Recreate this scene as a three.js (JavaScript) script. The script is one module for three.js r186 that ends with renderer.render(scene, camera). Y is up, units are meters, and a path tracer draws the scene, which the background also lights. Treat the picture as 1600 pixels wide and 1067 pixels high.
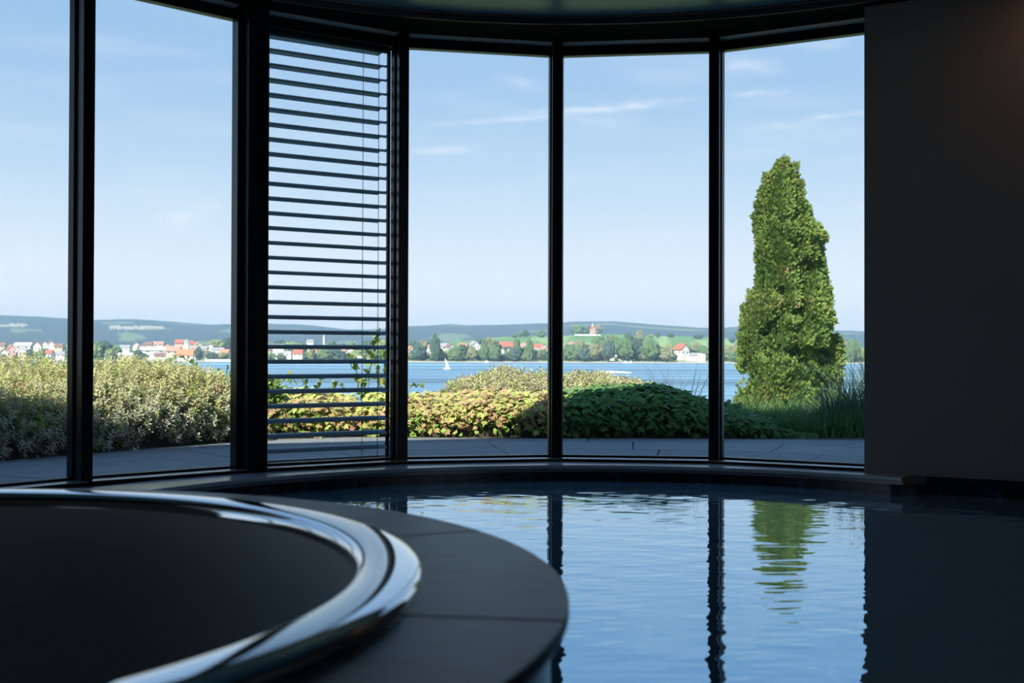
import * as THREE from 'three';
import { mergeGeometries, toCreasedNormals } from 'three/addons/utils/BufferGeometryUtils.js';
import { RoundedBoxGeometry } from 'three/addons/geometries/RoundedBoxGeometry.js';
import { ImprovedNoise } from 'three/addons/math/ImprovedNoise.js';

// ---------------------------------------------------------------- camera, light, exposure
const scene = new THREE.Scene();
const EYE = 0.911;                                   // eye above the pool water (y = 0)
const camera = new THREE.PerspectiveCamera(2 * Math.atan(533.5 / 1800) * 180 / Math.PI, 1600 / 1067, 0.05, 20000);
camera.position.set(0, EYE, 0);
camera.rotation.order = 'YXZ';
camera.rotation.set(Math.atan(18 / 1800), 0, 0.003);
camera.focus = 12; camera.userData.fStop = 3.4;
const renderer = new THREE.WebGLRenderer({ antialias: true });
renderer.toneMapping = THREE.LinearToneMapping;
renderer.toneMappingExposure = 1.22;
renderer.shadowMap.enabled = true;

const SUN_FROM = new THREE.Vector3(-2.2, 4.15, 3.05).normalize();
const sun = new THREE.DirectionalLight(new THREE.Color().setRGB(1.0, 0.935, 0.82), 8.2);
sun.name = 'sun'; sun.position.copy(SUN_FROM).multiplyScalar(60); sun.castShadow = true;
sun.shadow.camera.left = sun.shadow.camera.bottom = -40; sun.shadow.camera.right = sun.shadow.camera.top = 40; sun.shadow.camera.far = 200; sun.shadow.mapSize.set(2048, 2048);
scene.add(sun); scene.add(sun.target); sun.target.position.set(0, 0, -9);

const perlin = new ImprovedNoise();
const nz = (x, y, z = 0) => perlin.noise(x, y, z);
const fbm = (x, y, z = 0, o = 4) => { let s = 0, a = 0.5; for (let i = 0; i < o; i++) { s += a * nz(x, y, z + i * 7.3); x *= 2.03; y *= 2.03; a *= 0.5; } return s; };
function rng(seed) { let s = seed >>> 0; return () => { s = (s + 0x6d2b79f5) | 0; let t = Math.imul(s ^ (s >>> 15), 1 | s); t = (t + Math.imul(t ^ (t >>> 7), 61 | t)) ^ t; return ((t ^ (t >>> 14)) >>> 0) / 4294967296; }; }
function lut(table, x) {            // piecewise linear; table of [x, value or array]
  if (x <= table[0][0]) return table[0][1];
  for (let i = 1; i < table.length; i++) if (x <= table[i][0]) {
    const a = table[i - 1], b = table[i], t = (x - a[0]) / (b[0] - a[0]);
    return Array.isArray(a[1]) ? a[1].map((v, k) => v + (b[1][k] - v) * t) : a[1] + (b[1] - a[1]) * t;
  }
  return table[table.length - 1][1];
}
{ // the sky: air, cirrus and old contrails
  const W = 4096, H = 2048, data = new Float32Array(W * H * 4), D = 180 / Math.PI;
  const tone = [[-90, [.30, .38, .42]], [-2, [.5, .6, .66]], [0, [.98, .97, .95]], [3, [.86, .90, .92]], [6, [.66, .775, .87]], [9, [.49, .655, .82]], [13, [.355, .54, .765]], [18, [.275, .47, .73]], [30, [.20, .385, .70]], [55, [.145, .31, .62]], [90, [.125, .28, .58]]];
  const streaks = [  // azimuth (deg right of -z), elevation, half length, half thickness, slope, strength
    [4.0, 11.95, 4.6, .13, .045, .5], [-0.5, 11.45, 4.8, .10, .07, .28], [4.4, 11.4, 2.4, .28, .01, .16], [-3.3, 10.0, 1.9, .17, .05, .42], [12.2, 12.5, 1.6, .10, .03, .3],
    [15.8, 11.25, 2.0, .10, .04, .38], [13.0, 10.9, 2.4, .13, .02, .18], [7.5, 12.3, 3.5, .12, .02, .16], [0.2, 13.2, 1.6, .3, -.1, .2], [11.8, 13.8, 2, .35, -.12, .2], [15, 14.6, 2.2, .3, -.06, .18],
    [17.2, 7.0, .8, .22, .03, .3], [-16.0, 6.3, 1.5, .4, .05, .32], [-15.0, 6.9, 1.0, .25, .08, .26], [-22, 3.9, 3.2, .9, 0, .3], [-15, 3.2, 3.0, .7, 0, .2], [9.5, 13.7, 4, .6, .04, .12], [6, 14.7, 4, .5, .04, .1]];
  for (let r = 0; r < H; r++) {
    const el = ((r + .5) / H - .5) * 180, base = lut(tone, el);
    for (let c = 0; c < W; c++) {
      const a = ((c + .5) / W - .5) * 360;            // atan2(z, x)
      let az = a + 90; if (az > 180) az -= 360;       // 0 towards -z, positive to the right
      let [R, G, B] = base;
      if (el > 0) {
        const sd = Math.cos(el / D) * (Math.sin(az / D) * SUN_FROM.x - Math.cos(az / D) * SUN_FROM.z) + Math.sin(el / D) * SUN_FROM.y;
        const glow = .10 * Math.pow(Math.max(0, sd), 6); R += glow; G += glow; B += glow * .9;
        if (az > -40 && az < 40 && el < 40) {
          let cl = Math.max(0, fbm(az * .12 + 3, el * .9, 2.2, 4) + .02) * .35 * Math.min(1, el / 3);
          const wob = .10 * nz(az * 1.1, el * .5, 9) , br = .75 + .8 * nz(az * .9, el * 3, 4);
          for (const [sa, se, L, T, sl, k] of streaks) {
            const du = (az - sa) / L; if (du < -1 || du > 1) continue;
            const dv = (el - se - sl * (az - sa) - wob) / T; if (dv < -3 || dv > 3) continue;
            cl += 1.45 * k * br * Math.exp(-dv * dv) * (1 - du * du) * (1 - du * du * .4);
          }
          cl = Math.min(.8, cl);
          R += (.86 - R) * cl; G += (.89 - G) * cl; B += (.93 - B) * cl;
        }
      }
      const i = (r * W + c) * 4; data[i] = R; data[i + 1] = G; data[i + 2] = B; data[i + 3] = 1;
    }
  }
  const t = new THREE.DataTexture(data, W, H, THREE.RGBAFormat, THREE.FloatType);
  t.mapping = THREE.EquirectangularReflectionMapping; t.magFilter = t.minFilter = THREE.LinearFilter; t.needsUpdate = true;
  scene.background = t; scene.environment = t;
}
scene.fog = new THREE.FogExp2(new THREE.Color().setRGB(.47, .73, 1.0), 0.00018);

// ---------------------------------------------------------------- helpers
const taken = {};
function numbered(n) { const k = taken[n] = (taken[n] ?? -1) + 1; return k ? n + '_' + String(k).padStart(3, '0') : n; }
function tag(o, label, category, group, kind) { const u = o.userData; if (label) u.label = label; if (category) u.category = category; if (group) u.group = group; if (kind) u.kind = kind; return o; }
function mesh(name, geo, mat, parent = scene) { const m = new THREE.Mesh(geo, mat); m.name = parent === scene ? numbered(name) : name; m.castShadow = m.receiveShadow = true; parent.add(m); return m; }
function part(name, geo, mat, parent) { const n = parent.children.filter((c) => c.name === name || c.name.startsWith(name + '_')).length; const m = mesh(name, geo, mat, parent); m.name = n ? name + '_' + String(n).padStart(3, '0') : name; return m; }
function thing(name, pos = [0, 0, 0], ry = 0) { const g = new THREE.Group(); g.name = numbered(name); g.position.set(...pos); g.rotation.y = ry; scene.add(g); return g; }
const struct = (o) => tag(o, null, null, null, 'structure');
const rgb = (r, g, b) => new THREE.Color().setRGB(r, g, b);
const std = (c, rough = .7, metal = 0, more = {}) => new THREE.MeshStandardMaterial({ color: rgb(...c), roughness: rough, metalness: metal, ...more });
const phys = (c, more) => new THREE.MeshPhysicalMaterial({ color: rgb(...c), ...more });
const box = (w, h, d, x = 0, y = 0, z = 0) => new THREE.BoxGeometry(w, h, d).translate(x, y, z);
const rbox = (w, h, d, x = 0, y = 0, z = 0, r = .004) => new RoundedBoxGeometry(w, h, d, 2, Math.min(r, w / 2.1, h / 2.1, d / 2.1)).translate(x, y, z);
const merge = (list) => mergeGeometries(list.map((g) => (g.index ? g.toNonIndexed() : g)));
const horizonY = (px) => 551 + (950 - px) * .003;
const at = (px, py, d) => new THREE.Vector3((px - 800) / 1800 * d, EYE - (py - horizonY(px)) / 1800 * d, -d);
function geoOf(pos, idx, uv, col) {
  const g = new THREE.BufferGeometry(); g.setAttribute('position', new THREE.Float32BufferAttribute(pos, 3));
  if (uv) g.setAttribute('uv', new THREE.Float32BufferAttribute(uv, 2)); if (col) g.setAttribute('color', new THREE.Float32BufferAttribute(col, 3));
  g.setIndex(idx); g.computeVertexNormals(); return g;
}
function plate(outline, y0, y1, holes = [], bevel = 0) {    // horizontal slab from a plan outline [[x, z], ...]
  const s = new THREE.Shape(outline.map(([x, z]) => new THREE.Vector2(x, -z)));
  for (const h of holes) s.holes.push(new THREE.Path(h.map(([x, z]) => new THREE.Vector2(x, -z))));
  const g = new THREE.ExtrudeGeometry(s, { depth: y1 - y0 - 2 * bevel, bevelEnabled: bevel > 0, bevelThickness: bevel, bevelSize: bevel, bevelOffset: -bevel, bevelSegments: 2, curveSegments: 12 });
  return g.rotateX(-Math.PI / 2).translate(0, y0 + bevel, 0);
}
function ribbon(line, y0, y1) {   // vertical sheet along a plan line, uv in metres
  const pos = [], uv = [], idx = []; let s = 0;
  line.forEach(([x, z], i) => {
    if (i) s += Math.hypot(x - line[i - 1][0], z - line[i - 1][1]);
    pos.push(x, y0, z, x, y1, z); uv.push(s, y0, s, y1);
    if (i) { const a = 2 * i - 2; idx.push(a, a + 1, a + 2, a + 1, a + 3, a + 2); }
  });
  return geoOf(pos, idx, uv);
}
const arc = (cx, cz, r, a0, a1, n) => Array.from({ length: n + 1 }, (_, i) => { const a = a0 + (a1 - a0) * i / n; return [cx + r * Math.sin(a), cz - r * Math.cos(a)]; });  // angle 0 towards -z, positive to the right
function texOf(w, h, f, srgb = true, rep) {
  const d = new Uint8Array(w * h * 4);
  for (let y = 0; y < h; y++) for (let x = 0; x < w; x++) { const c = f(x, y); const i = (y * w + x) * 4; d[i] = c[0]; d[i + 1] = c[1]; d[i + 2] = c[2]; d[i + 3] = 255; }
  const t = new THREE.DataTexture(d, w, h); t.wrapS = t.wrapT = THREE.RepeatWrapping; t.magFilter = THREE.LinearFilter; t.minFilter = THREE.LinearMipmapLinearFilter;
  if (srgb) t.colorSpace = THREE.SRGBColorSpace; if (rep) t.repeat.set(rep, rep); t.needsUpdate = true; return t;
}
function waves(n, list, gain) {    // tileable sum of sines -> height texture
  return texOf(n, n, (x, y) => { let s = 0; for (const [kx, ky, p, a] of list) s += a * Math.sin(2 * Math.PI * (kx * x / n + ky * y / n) + p); const v = Math.max(0, Math.min(255, 128 + gain * s)); return [v, v, v]; }, false);
}

// ---------------------------------------------------------------- materials
const M = {
  frame: phys([.010, .012, .017], { roughness: .3, specularIntensity: .45 }),
  black: phys([.004, .004, .005], { roughness: .9, specularIntensity: .1 }),
  bead: std([.72, .74, .77], .22, .9),
  reveal: std([.93, .94, .86], .6),
  glass: phys([.985, .992, .996], { roughness: 0, transmission: 1, thickness: 0, ior: 1.5, transparent: false }),
  ceiling: phys([.12, .24, .30], { roughness: .3, specularColor: rgb(.40, .66, 1) }),
  cove: std([.02, .03, .045], .4),
  wall: std([.23, .21, .19], .85),
  stone: std([.17, .17, .18], .22),
  roof: std([.25, .24, .23], .9),
};
const blues = [[8, 14, 34], [12, 20, 46], [18, 30, 62], [9, 22, 44], [26, 44, 70], [14, 18, 40], [40, 58, 78], [10, 12, 30], [16, 36, 52]];
const r0 = rng(11), cellTone = Array.from({ length: 16 * 16 }, () => { const c = blues[Math.floor(Math.pow(r0(), 1.4) * blues.length)], k = .8 + .5 * r0(); return c.map((v) => v * k); });
const mosaicTex = texOf(512, 512, (x, y) => { const u = x % 32, v = y % 32; return u < 2 || v < 2 ? [10, 12, 18] : cellTone[(y >> 5) * 16 + (x >> 5)]; });
mosaicTex.repeat.set(1 / .64, 1 / .64);
M.mosaic = std([.75, .75, .85], .3, 0, { map: mosaicTex });
M.poolFloor = std([.35, .4, .6], .6, 0, { map: mosaicTex });

// ---------------------------------------------------------------- plan of the glazed bay
const NODES = [[-4.55, -2.9], [-4.28, -4.02], [-3.89, -5.10], [-3.36, -6.10], [-2.650, -7.027], [-1.802, -7.815], [-.834, -8.4375], [.328, -8.68], [1.512, -8.53], [2.60, -7.94]];
const I1 = NODES.findIndex((n) => n[0] === -1.802);
const Y_SILL = .111, Y_GLASS0 = .149, Y_GLASS1 = 3.149, Y_SOFFIT = 3.252;
const frameOf = (P, Q) => { const dx = Q[0] - P[0], dz = Q[1] - P[1]; return { L: Math.hypot(dx, dz), th: Math.atan2(-dz, dx) }; };
for (let i = 0; i < NODES.length - 1; i++) {
  const P = NODES[i], Q = NODES[i + 1], { L, th } = frameOf(P, Q);
  const w = new THREE.Group(); w.name = 'window_' + (i + 1); w.position.set(P[0], 0, P[1]); w.rotation.y = th; scene.add(w); struct(w);
  const inset = .03, len = L - 2 * inset;
  part('glass_pane', box(len, Y_GLASS1 - Y_GLASS0 + .06, .012, L / 2, (Y_GLASS0 + Y_GLASS1) / 2, 0), M.glass, w);
  part('bottom_rail', rbox(len, Y_GLASS0 - Y_SILL + .01, .05, L / 2, (Y_SILL + Y_GLASS0 - .01) / 2, -.02), M.frame, w);
  part('gasket', rbox(len, .012, .02, L / 2, Y_GLASS0 - .006, .012), M.frame, w);
  part('window_board', rbox(len, .005, .155, L / 2, .132, .085, .002), M.bead, w);
  part('board_front', rbox(len, .022, .02, L / 2, .119, .150, .003), M.frame, w);
  part('top_rail', rbox(len, Y_SOFFIT - Y_GLASS1 - .03, .07, L / 2, (Y_GLASS1 + Y_SOFFIT - .03) / 2, -.012), M.frame, w);
  part('reveal_plate', box(len, .012, .09, L / 2, Y_SOFFIT - .022, .035), M.reveal, w);
  const sw = .026;
  part('side_stile', rbox(sw, Y_GLASS1 - Y_GLASS0, .06, inset + sw / 2, (Y_GLASS0 + Y_GLASS1) / 2, .008), M.frame, w);
  part('side_stile', rbox(sw, Y_GLASS1 - Y_GLASS0, .06, L - inset - sw / 2, (Y_GLASS0 + Y_GLASS1) / 2, .008), M.frame, w);
}
let trimNo = 1;
const nextTrim = () => 'trim_' + trimNo++;
for (let i = 0; i < NODES.length; i++) {          // the mullions
  const P = NODES[i], a = frameOf(NODES[Math.max(0, i - 1)], NODES[Math.max(1, i)]).th, b = frameOf(NODES[Math.min(i, NODES.length - 2)], NODES[Math.min(i + 1, NODES.length - 1)]).th;
  const g = new THREE.Group(); g.name = nextTrim(); g.position.set(P[0], 0, P[1]); g.rotation.y = (a + b) / 2; scene.add(g); struct(g);
  const h = Y_SOFFIT - Y_SILL, wide = i === I1, W = wide ? .15 : .075, Dp = wide ? .19 : .14;
  part('mullion_profile', rbox(W, h, Dp, 0, Y_SILL + h / 2, Dp / 2 - .01, .006), M.frame, g);
  part('cover_cap', rbox(W * .8, h, .03, 0, Y_SILL + h / 2, -.035, .006), M.frame, g);
  if (wide) part('mullion_profile', rbox(.05, h, .10, -.09, Y_SILL + h / 2, .05, .006), M.frame, g);
}

// ---------------------------------------------------------------- floor, pool, walls, ceiling
const SC = [.529, -5.247], SR = 3.015;                       // the curved pool edge
const WA = [2.37, -7.75], WB = [3.23, -7.27], wd = [.873, .488];   // the right wall's face
const wallAt = (t) => [WA[0] + wd[0] * t, WA[1] + wd[1] * t];
const arcEnd = Math.atan2(2.62 - SC[0], -(-7.58 - SC[1])), arcStart = -Math.PI / 2;
const poolEdge = (r) => { const e = r - SR; return [...arc(SC[0], SC[1], r, arcStart, arcEnd, 64), [wallAt(.42)[0] + .012, wallAt(.42)[1] - .02 - e], [wallAt(3.6)[0] + e, wallAt(3.6)[1] - .02 - e], [wallAt(3.6)[0] + e, -1.3 + e], [SC[0] - r, -1.3 + e]]; };
const roomLine = [...NODES.slice(0, I1 + 4), [2.52, -7.98], [wallAt(4.4)[0] + .1, wallAt(4.4)[1] - .2], [wallAt(4.4)[0] + .1, 4.2], [-4.55, 4.2]];
struct(mesh('floor', plate(roomLine, Y_SILL - .05, Y_SILL - .004, [poolEdge(SR)]), M.stone));
{ // polished coping that runs round the curved edge
  const o = arc(SC[0], SC[1], SR + .36, arcStart, arcEnd - .02, 64), inn = arc(SC[0], SC[1], SR - .02, arcStart, arcEnd, 64).reverse();
  const c = mesh('x', plate([...o, ...inn], Y_SILL - .026, Y_SILL, [], .006), std([.40, .40, .42], .2)); c.name = nextTrim(); struct(c);
}
const basin = thing('pool_basin'); struct(basin);
part('pool_floor', (() => { const g = plate(poolEdge(SR + .06), -1.45, -1.4); return g; })(), M.poolFloor, basin);
part('mosaic_wall', ribbon([...poolEdge(SR + .03), poolEdge(SR + .03)[0]], -1.42, Y_SILL - .03), M.mosaic, basin);
part('mosaic_wall', ribbon([[wallAt(.30)[0] - .003, wallAt(.30)[1] + .006], [wallAt(3.62)[0] - .003, wallAt(3.62)[1] + .006]], -1.42, Y_SILL + .001), M.mosaic, basin);
{
  const rw = rng(5), L = [];
  for (let i = 0; i < 70; i++) { const kx = Math.round((rw() - .5) * 26), ky = Math.round(5 + rw() * 42), k = Math.hypot(kx, ky); L.push([kx, ky, rw() * 6.28, 1 / Math.pow(k, 1.25)]); }
  for (let i = 0; i < 30; i++) { const kx = Math.round((rw() - .5) * 60), ky = Math.round(rw() * 60) + 3, k = Math.hypot(kx, ky); L.push([kx, ky, rw() * 6.28, .6 / Math.pow(k, 1.35)]); }
  const t = waves(1024, L, 170); t.repeat.set(1 / 2.6, 1 / 2.6);
  const outline = new THREE.Shape(poolEdge(SR + .03).map(([x, z]) => new THREE.Vector2(x, -z)));
  outline.holes.push(new THREE.Path(Array.from({ length: 49 }, (_, i) => { const p = poolEdge(SR + .03), x0 = p[p.length - 1][0], z0 = p[p.length - 1][1], a = Math.PI * 2 * i / 48, x = Math.max(x0 + .02, -1.516 + 1.585 * Math.cos(a)), z = Math.min(z0 - .02, -2.174 + 1.585 * Math.sin(a)); return new THREE.Vector2(x, -z); }).slice(0, 48)));
  const g = new THREE.ShapeGeometry(outline, 12).rotateX(-Math.PI / 2);
  const w = mesh('pool_water', g, phys([.42, .76, 1.0], { roughness: 0, metalness: .74, transmission: 1, thickness: 0, ior: 1.5, bumpMap: t, bumpScale: .0023 }));
  tag(w, 'still rippled pool water mirroring the windows and the tall tree', 'water');
}
// right wall: plastered upper part on a mosaic plinth
{
  const n = [.488, -.873], back = .42, e = 4.4, a = wallAt(0), b = wallAt(e);
  struct(mesh('wall_right', plate([a, b, [b[0] + n[0] * back, b[1] + n[1] * back], [a[0] + n[0] * .5 - .02, a[1] + n[1] * .5]], Y_SILL, 3.9), M.wall));
  const X = b[0];
  struct(mesh('wall_side', merge([box(.3, 4.1, -b[1] + .1, X + .15, 1.85, (b[1] - .3 + -.2) / 2), box(.3, 4.1, .5, X + .15, 1.85, 4.25), box(.3, .7, 4.2, X + .15, .15, 1.9), box(.3, .9, 4.2, X + .15, 3.45, 1.9)]), M.wall));
  const w = new THREE.Group(); w.name = 'window_' + NODES.length; scene.add(w); struct(w);
  part('glass_pane', box(.012, 2.5, 4.2, X + .15, 1.75, 1.9), M.glass, w);
  for (const z of [-.2, 1.2, 2.6, 4.0]) part('side_stile', rbox(.07, 2.5, .06, X + .15, 1.75, z + (z < 0 ? .03 : z > 3 ? -.03 : 0)), M.frame, w);
  for (const y of [.53, 2.97]) part(y < 1 ? 'bottom_rail' : 'top_rail', rbox(.07, .06, 4.2, X + .15, y, 1.9), M.frame, w);
  struct(mesh('wall_back', plate([[-4.85, 4.2], [b[0] + .3, 4.2], [b[0] + .3, 4.5], [-4.85, 4.5]], -.2, 3.9), M.wall));
  struct(mesh('wall_left', plate([[-4.85, -2.9], [-4.5, -2.9], [-4.5, 4.2], [-4.85, 4.2]], -.2, 3.9), M.wall));
}
{ // ceiling: black soffit with a large round cove
  const CC = [.38, -4.30], CR = 3.87;
  const inset = (k) => roomLine;
  struct(mesh('ceiling', plate(inset(), Y_SOFFIT, Y_SOFFIT + .03, [arc(CC[0], CC[1], CR, 0, 2 * Math.PI * 95 / 96, 95)]), M.black));
  const lip = [[CR + .02, Y_SOFFIT], [CR, Y_SOFFIT - .002], [CR - .006, Y_SOFFIT + .004], [CR - .006, Y_SOFFIT + .05]];
  const cv = mesh('x', new THREE.TorusGeometry(CR - .012, .006, 6, 160).rotateX(Math.PI / 2).translate(CC[0], Y_SOFFIT + .046, CC[1]), std([.42, .22, .16], .3, .8)); cv.name = nextTrim(); struct(cv);
  const c = mesh('x', new THREE.LatheGeometry(lip.map(([x, y]) => new THREE.Vector2(x, y)), 160).translate(CC[0], 0, CC[1]), M.cove); c.name = nextTrim(); struct(c);
  const d = mesh('ceiling_dome', new THREE.CylinderGeometry(CR + .15, CR + .15, .04, 128).translate(CC[0], Y_SOFFIT + .075, CC[1]), M.ceiling); struct(d);
  // the roof above, with an eave outside the glass
  const OFF = [.9, .03, .22, .5, .6, .6], off = () => { const L = []; for (let i = I1; i < I1 + 5; i++) { const k = OFF[i - I1 + 1], p = NODES[i], dx = p[0] - SC[0], dz = p[1] - SC[1], l = Math.hypot(dx, dz); L.push([p[0] + dx / l * k, p[1] + dz / l * k]); } return L; };
  struct(mesh('roof', plate([[-9.5, -3.2], [-7.1, -3.8], [-6, -5.0], [-5.6, -5.7], [-4.4, -6.9], [-3.3, -7.3], ...off(), [4.2, -8.1], [7.2, -6.2], [7.2, 4.9], [-9.5, 4.9]], Y_SOFFIT + .13, Y_SOFFIT + .28), M.roof));
}
{ // warm downlight near the right wall, just outside the frame
  const l = thing('ceiling_downlight', [3.62, Y_SOFFIT, -6.72]);
  tag(l, 'small round recessed downlight casting warm light on the right wall', 'lamp');
  part('trim_ring', new THREE.TorusGeometry(.05, .008, 8, 32).rotateX(Math.PI / 2), M.frame, l);
  part('lamp_lens', new THREE.CylinderGeometry(.045, .045, .004, 32).translate(0, -.003, 0), new THREE.MeshStandardMaterial({ color: 0x222222, emissive: rgb(1, .5, .22), emissiveIntensity: .15 }), l);
  const s = new THREE.SpotLight(rgb(1, .5, .22), .5, 0, 1.1, .9, 2); s.name = 'downlight'; s.position.set(0, -.03, 0); s.target.position.set(-.12, -.45, -.3); s.castShadow = true; l.add(s); l.add(s.target);
}

// ---------------------------------------------------------------- hot tub on its round ledge
{
  const tub = thing('hot_tub', [-1.516, .461, -2.174]);
  tag(tub, 'round hot tub with shiny rolled metal rim set in a broad dark stained ledge', 'hot tub');
  const grain = texOf(512, 512, (x, y) => { const v = fbm(x / 512 * 3, y / 512 * 26, 1, 4) + .5 * fbm(x / 512 * 2.5, y / 512 * 3, 5, 3), k = Math.max(.35, 1 + v * .8); return [62 * k, 71 * k, 78 * k]; });
  grain.repeat.set(1 / .9, 1 / .9); grain.wrapS = grain.wrapT = THREE.MirroredRepeatWrapping;
  const wood = std([1, 1, 1], .42, 0, { map: grain });
  const N = 10, A = 2 * Math.PI / N, gap = .0012;
  for (let k = 0; k < N; k++) {
    const ring = (r, n, rev) => { const L = Array.from({ length: n + 1 }, (_, i) => { const g = gap / r, a = -A / 2 + g + (A - 2 * g) * i / n; return [r * Math.cos(a), r * Math.sin(a)]; }); return rev ? L.reverse() : L; };
    const g = plate([...ring(1.623, 24), ...ring(1.30, 24, true)], -.028, 0, [], .005);
    const m = part('ledge_segment', g, wood, tub); m.rotation.y = A * (k + .27);
  }
  part('skirt', new THREE.CylinderGeometry(1.59, 1.59, 1.84, 96, 1, true).translate(0, -.027 - .92, 0), M.mosaic, tub).geometry.attributes.uv.array.forEach((v, i, a) => { a[i] = i % 2 ? v * 1.83 : v * 9.8; });
  const prof = [[1.345, -.004], [1.347, .008], [1.345, .018], [1.339, .026], [1.328, .031], [1.310, .0345], [1.285, .036], [1.258, .0355], [1.238, .033], [1.223, .027], [1.214, .017], [1.211, .004], [1.210, -.006]];
  const lathe = (p, n) => new THREE.LatheGeometry(new THREE.SplineCurve(p.map(([x, y]) => new THREE.Vector2(x, y))).getPoints(n), 200);
  part('rim', lathe(prof, 60), std([.62, .64, .66], .07, 1, { side: THREE.DoubleSide }), tub);
  part('tub_shell', lathe([[1.210, -.005], [1.207, -.05], [1.203, -.12], [1.19, -.3], [1.15, -.5], [1.05, -.68], [.8, -.76], [.4, -.775], [.001, -.78]].reverse(), 70), std([.62, .62, .61], .42, 0, { side: THREE.DoubleSide }), tub);
}

// ---------------------------------------------------------------- outside venetian blind in the third pane
{
  const P = NODES[I1], { L, th } = frameOf(NODES[I1], NODES[I1 + 1]);
  const b = thing('venetian_blind', [P[0], 0, P[1]], th);
  tag(b, 'dark grey outdoor venetian blind of broad horizontal slats, lowered over one tall pane', 'blind');
  const mat = std([.36, .50, .58], .45, 0), z0 = -.125, x0 = .05, x1 = 1.098, w = .118, n = 8, pos = [], idx = [];
  for (let k = 0; k < 2; k++) for (let i = 0; i <= n; i++) {       // curved slat, notched at its ends, 1.2 mm thick
    const t = i / n * 2 - 1, y = .026 * (1 - t * t) - .013 + (k ? -.0014 : 0) + t * -.004, cut = t < -.2 ? .026 * (-t - .2) / .8 : 0;
    pos.push(x0 + cut, y, z0 + t * w / 2, x1 - cut, y, z0 + t * w / 2);
    if (i) { const a = k * 2 * (n + 1) + 2 * i - 2; k ? idx.push(a, a + 1, a + 2, a + 1, a + 3, a + 2) : idx.push(a, a + 2, a + 1, a + 1, a + 2, a + 3); }
  }
  const slat = toCreasedNormals(mergeGeometries([geoOf(pos, idx), geoOf(pos, idx)].slice(0, 1)), .7), pin = new THREE.CylinderGeometry(.003, .003, .03, 8).rotateZ(Math.PI / 2);
  for (let k = 0; k < 29; k++) {
    const y = EYE - .684 + k * .1036;
    const s = part('slat', slat, mat, b); s.position.y = y; s.rotation.x = 0;
    const p = mesh('pin', pin, M.frame, s); p.position.set(x1 + .012, .010, z0 + .02);
  }
  part('bottom_bar', rbox(x1 - x0, .018, .06, (x0 + x1) / 2, Y_GLASS0 + .0, z0), mat, b);
  for (const x of [.945, 1.023, .16]) part(x < .5 ? 'lift_tape' : 'cord', box(.0035, 2.98, .0035, x, Y_GLASS0 + 1.49, x > 1 ? z0 + .05 : z0 - .05), M.frame, b);
  part('guide_rail', rbox(.022, 3.05, .03, 1.128, Y_GLASS0 + 1.5, z0), M.frame, b);
  part('guide_rail', rbox(.022, 3.05, .03, .028, Y_GLASS0 + 1.5, z0), M.frame, b);
  part('head_box', rbox(x1 - x0 + .06, .085, .10, (x0 + x1) / 2, Y_GLASS1 + .035, z0), M.frame, b);
}

// ---------------------------------------------------------------- terrace outside
const EDGE = [[-9, -5.2], [-6.2, -6.1], [-4.9, -7.2], [-3.806, -8.56], [-3.4, -9.26], [-2.546, -10.34], [-2.218, -10.75], [-1.48, -11.05], [-.6, -10.98], [.364, -10.95], [1.9, -11.0], [3.35, -10.98], [12, -10.9]];
const Y_TER = .098;
{
  const t = thing('terrace'); struct(t);
  const tex = texOf(256, 256, (x, y) => { const v = 1 + .25 * fbm(x / 256 * 3, y / 256 * 14, 3, 4) + .14 * (fbm(x / 3, y / 3, 8, 2)); return [150 * v, 152 * v, 150 * v]; }); tex.wrapS = tex.wrapT = THREE.MirroredRepeatWrapping;
  part('bedding', plate([...NODES.slice(0, I1 + 5), [12, -7.3], ...EDGE.slice().reverse().map(([x, z]) => [x, z - .4]), [-9, -2.9]], -.3, Y_TER - .03), std([.2, .19, .18], .95), t);
  const stones = [0, 1, 2].map((i) => std([.56 + i * .04, .62 + i * .04, .68 + i * .04], .75, 0, { map: tex }));
  const rings = [3.53, 4.55, 5.42, 6.35, 7.5, 8.8], r = rng(21);
  for (let q = 0; q < rings.length - 1; q++) {
    const step = 1.35 / rings[q + 1], off = r() * step;
    for (let a = -1.75 + off; a < 1.5; a += step) {
      const mid = (rings[q] + rings[q + 1]) / 2, mx = SC[0] + mid * Math.sin(a + step / 2), mz = SC[1] - mid * Math.cos(a + step / 2);
      if (mz > -3.5 || mz < -11.9 || mx > 8) continue;
      const g = .006, i = arc(SC[0], SC[1], rings[q] + g, a + g / rings[q], a + step - g / rings[q], 5), o = arc(SC[0], SC[1], rings[q + 1] - g, a + g / rings[q + 1], a + step - g / rings[q + 1], 5).reverse();
      part('paving_slab', plate([...o, ...i], Y_TER - .035, Y_TER + (r() - .5) * .003, [], .003), stones[Math.floor(r() * 3)], t);
    }
  }
}

// ---------------------------------------------------------------- planting
const leafMat = (more = {}) => phys([1, 1, 1], { roughness: .85, transmission: .32, thickness: 0, ior: 1.3, side: THREE.DoubleSide, ...more });
const M_LEAF = leafMat();
const up = new THREE.Vector3(0, 1, 0);
function scatter(name, geo, mat, list, parent) {   // list of {p, n (axis), s, c, spin}
  const m = new THREE.InstancedMesh(geo, mat, list.length), o = new THREE.Object3D(), q = new THREE.Quaternion();
  list.forEach((e, i) => { o.position.copy(e.p); o.quaternion.setFromUnitVectors(up, e.n).multiply(q.setFromAxisAngle(up, e.spin)); Array.isArray(e.s) ? o.scale.set(...e.s) : o.scale.setScalar(e.s); o.updateMatrix(); m.setMatrixAt(i, o.matrix); m.setColorAt(i, e.c); });
  m.name = name; m.castShadow = m.receiveShadow = true; m.userData.kind = 'stuff'; parent.add(m); return m;
}
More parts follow.
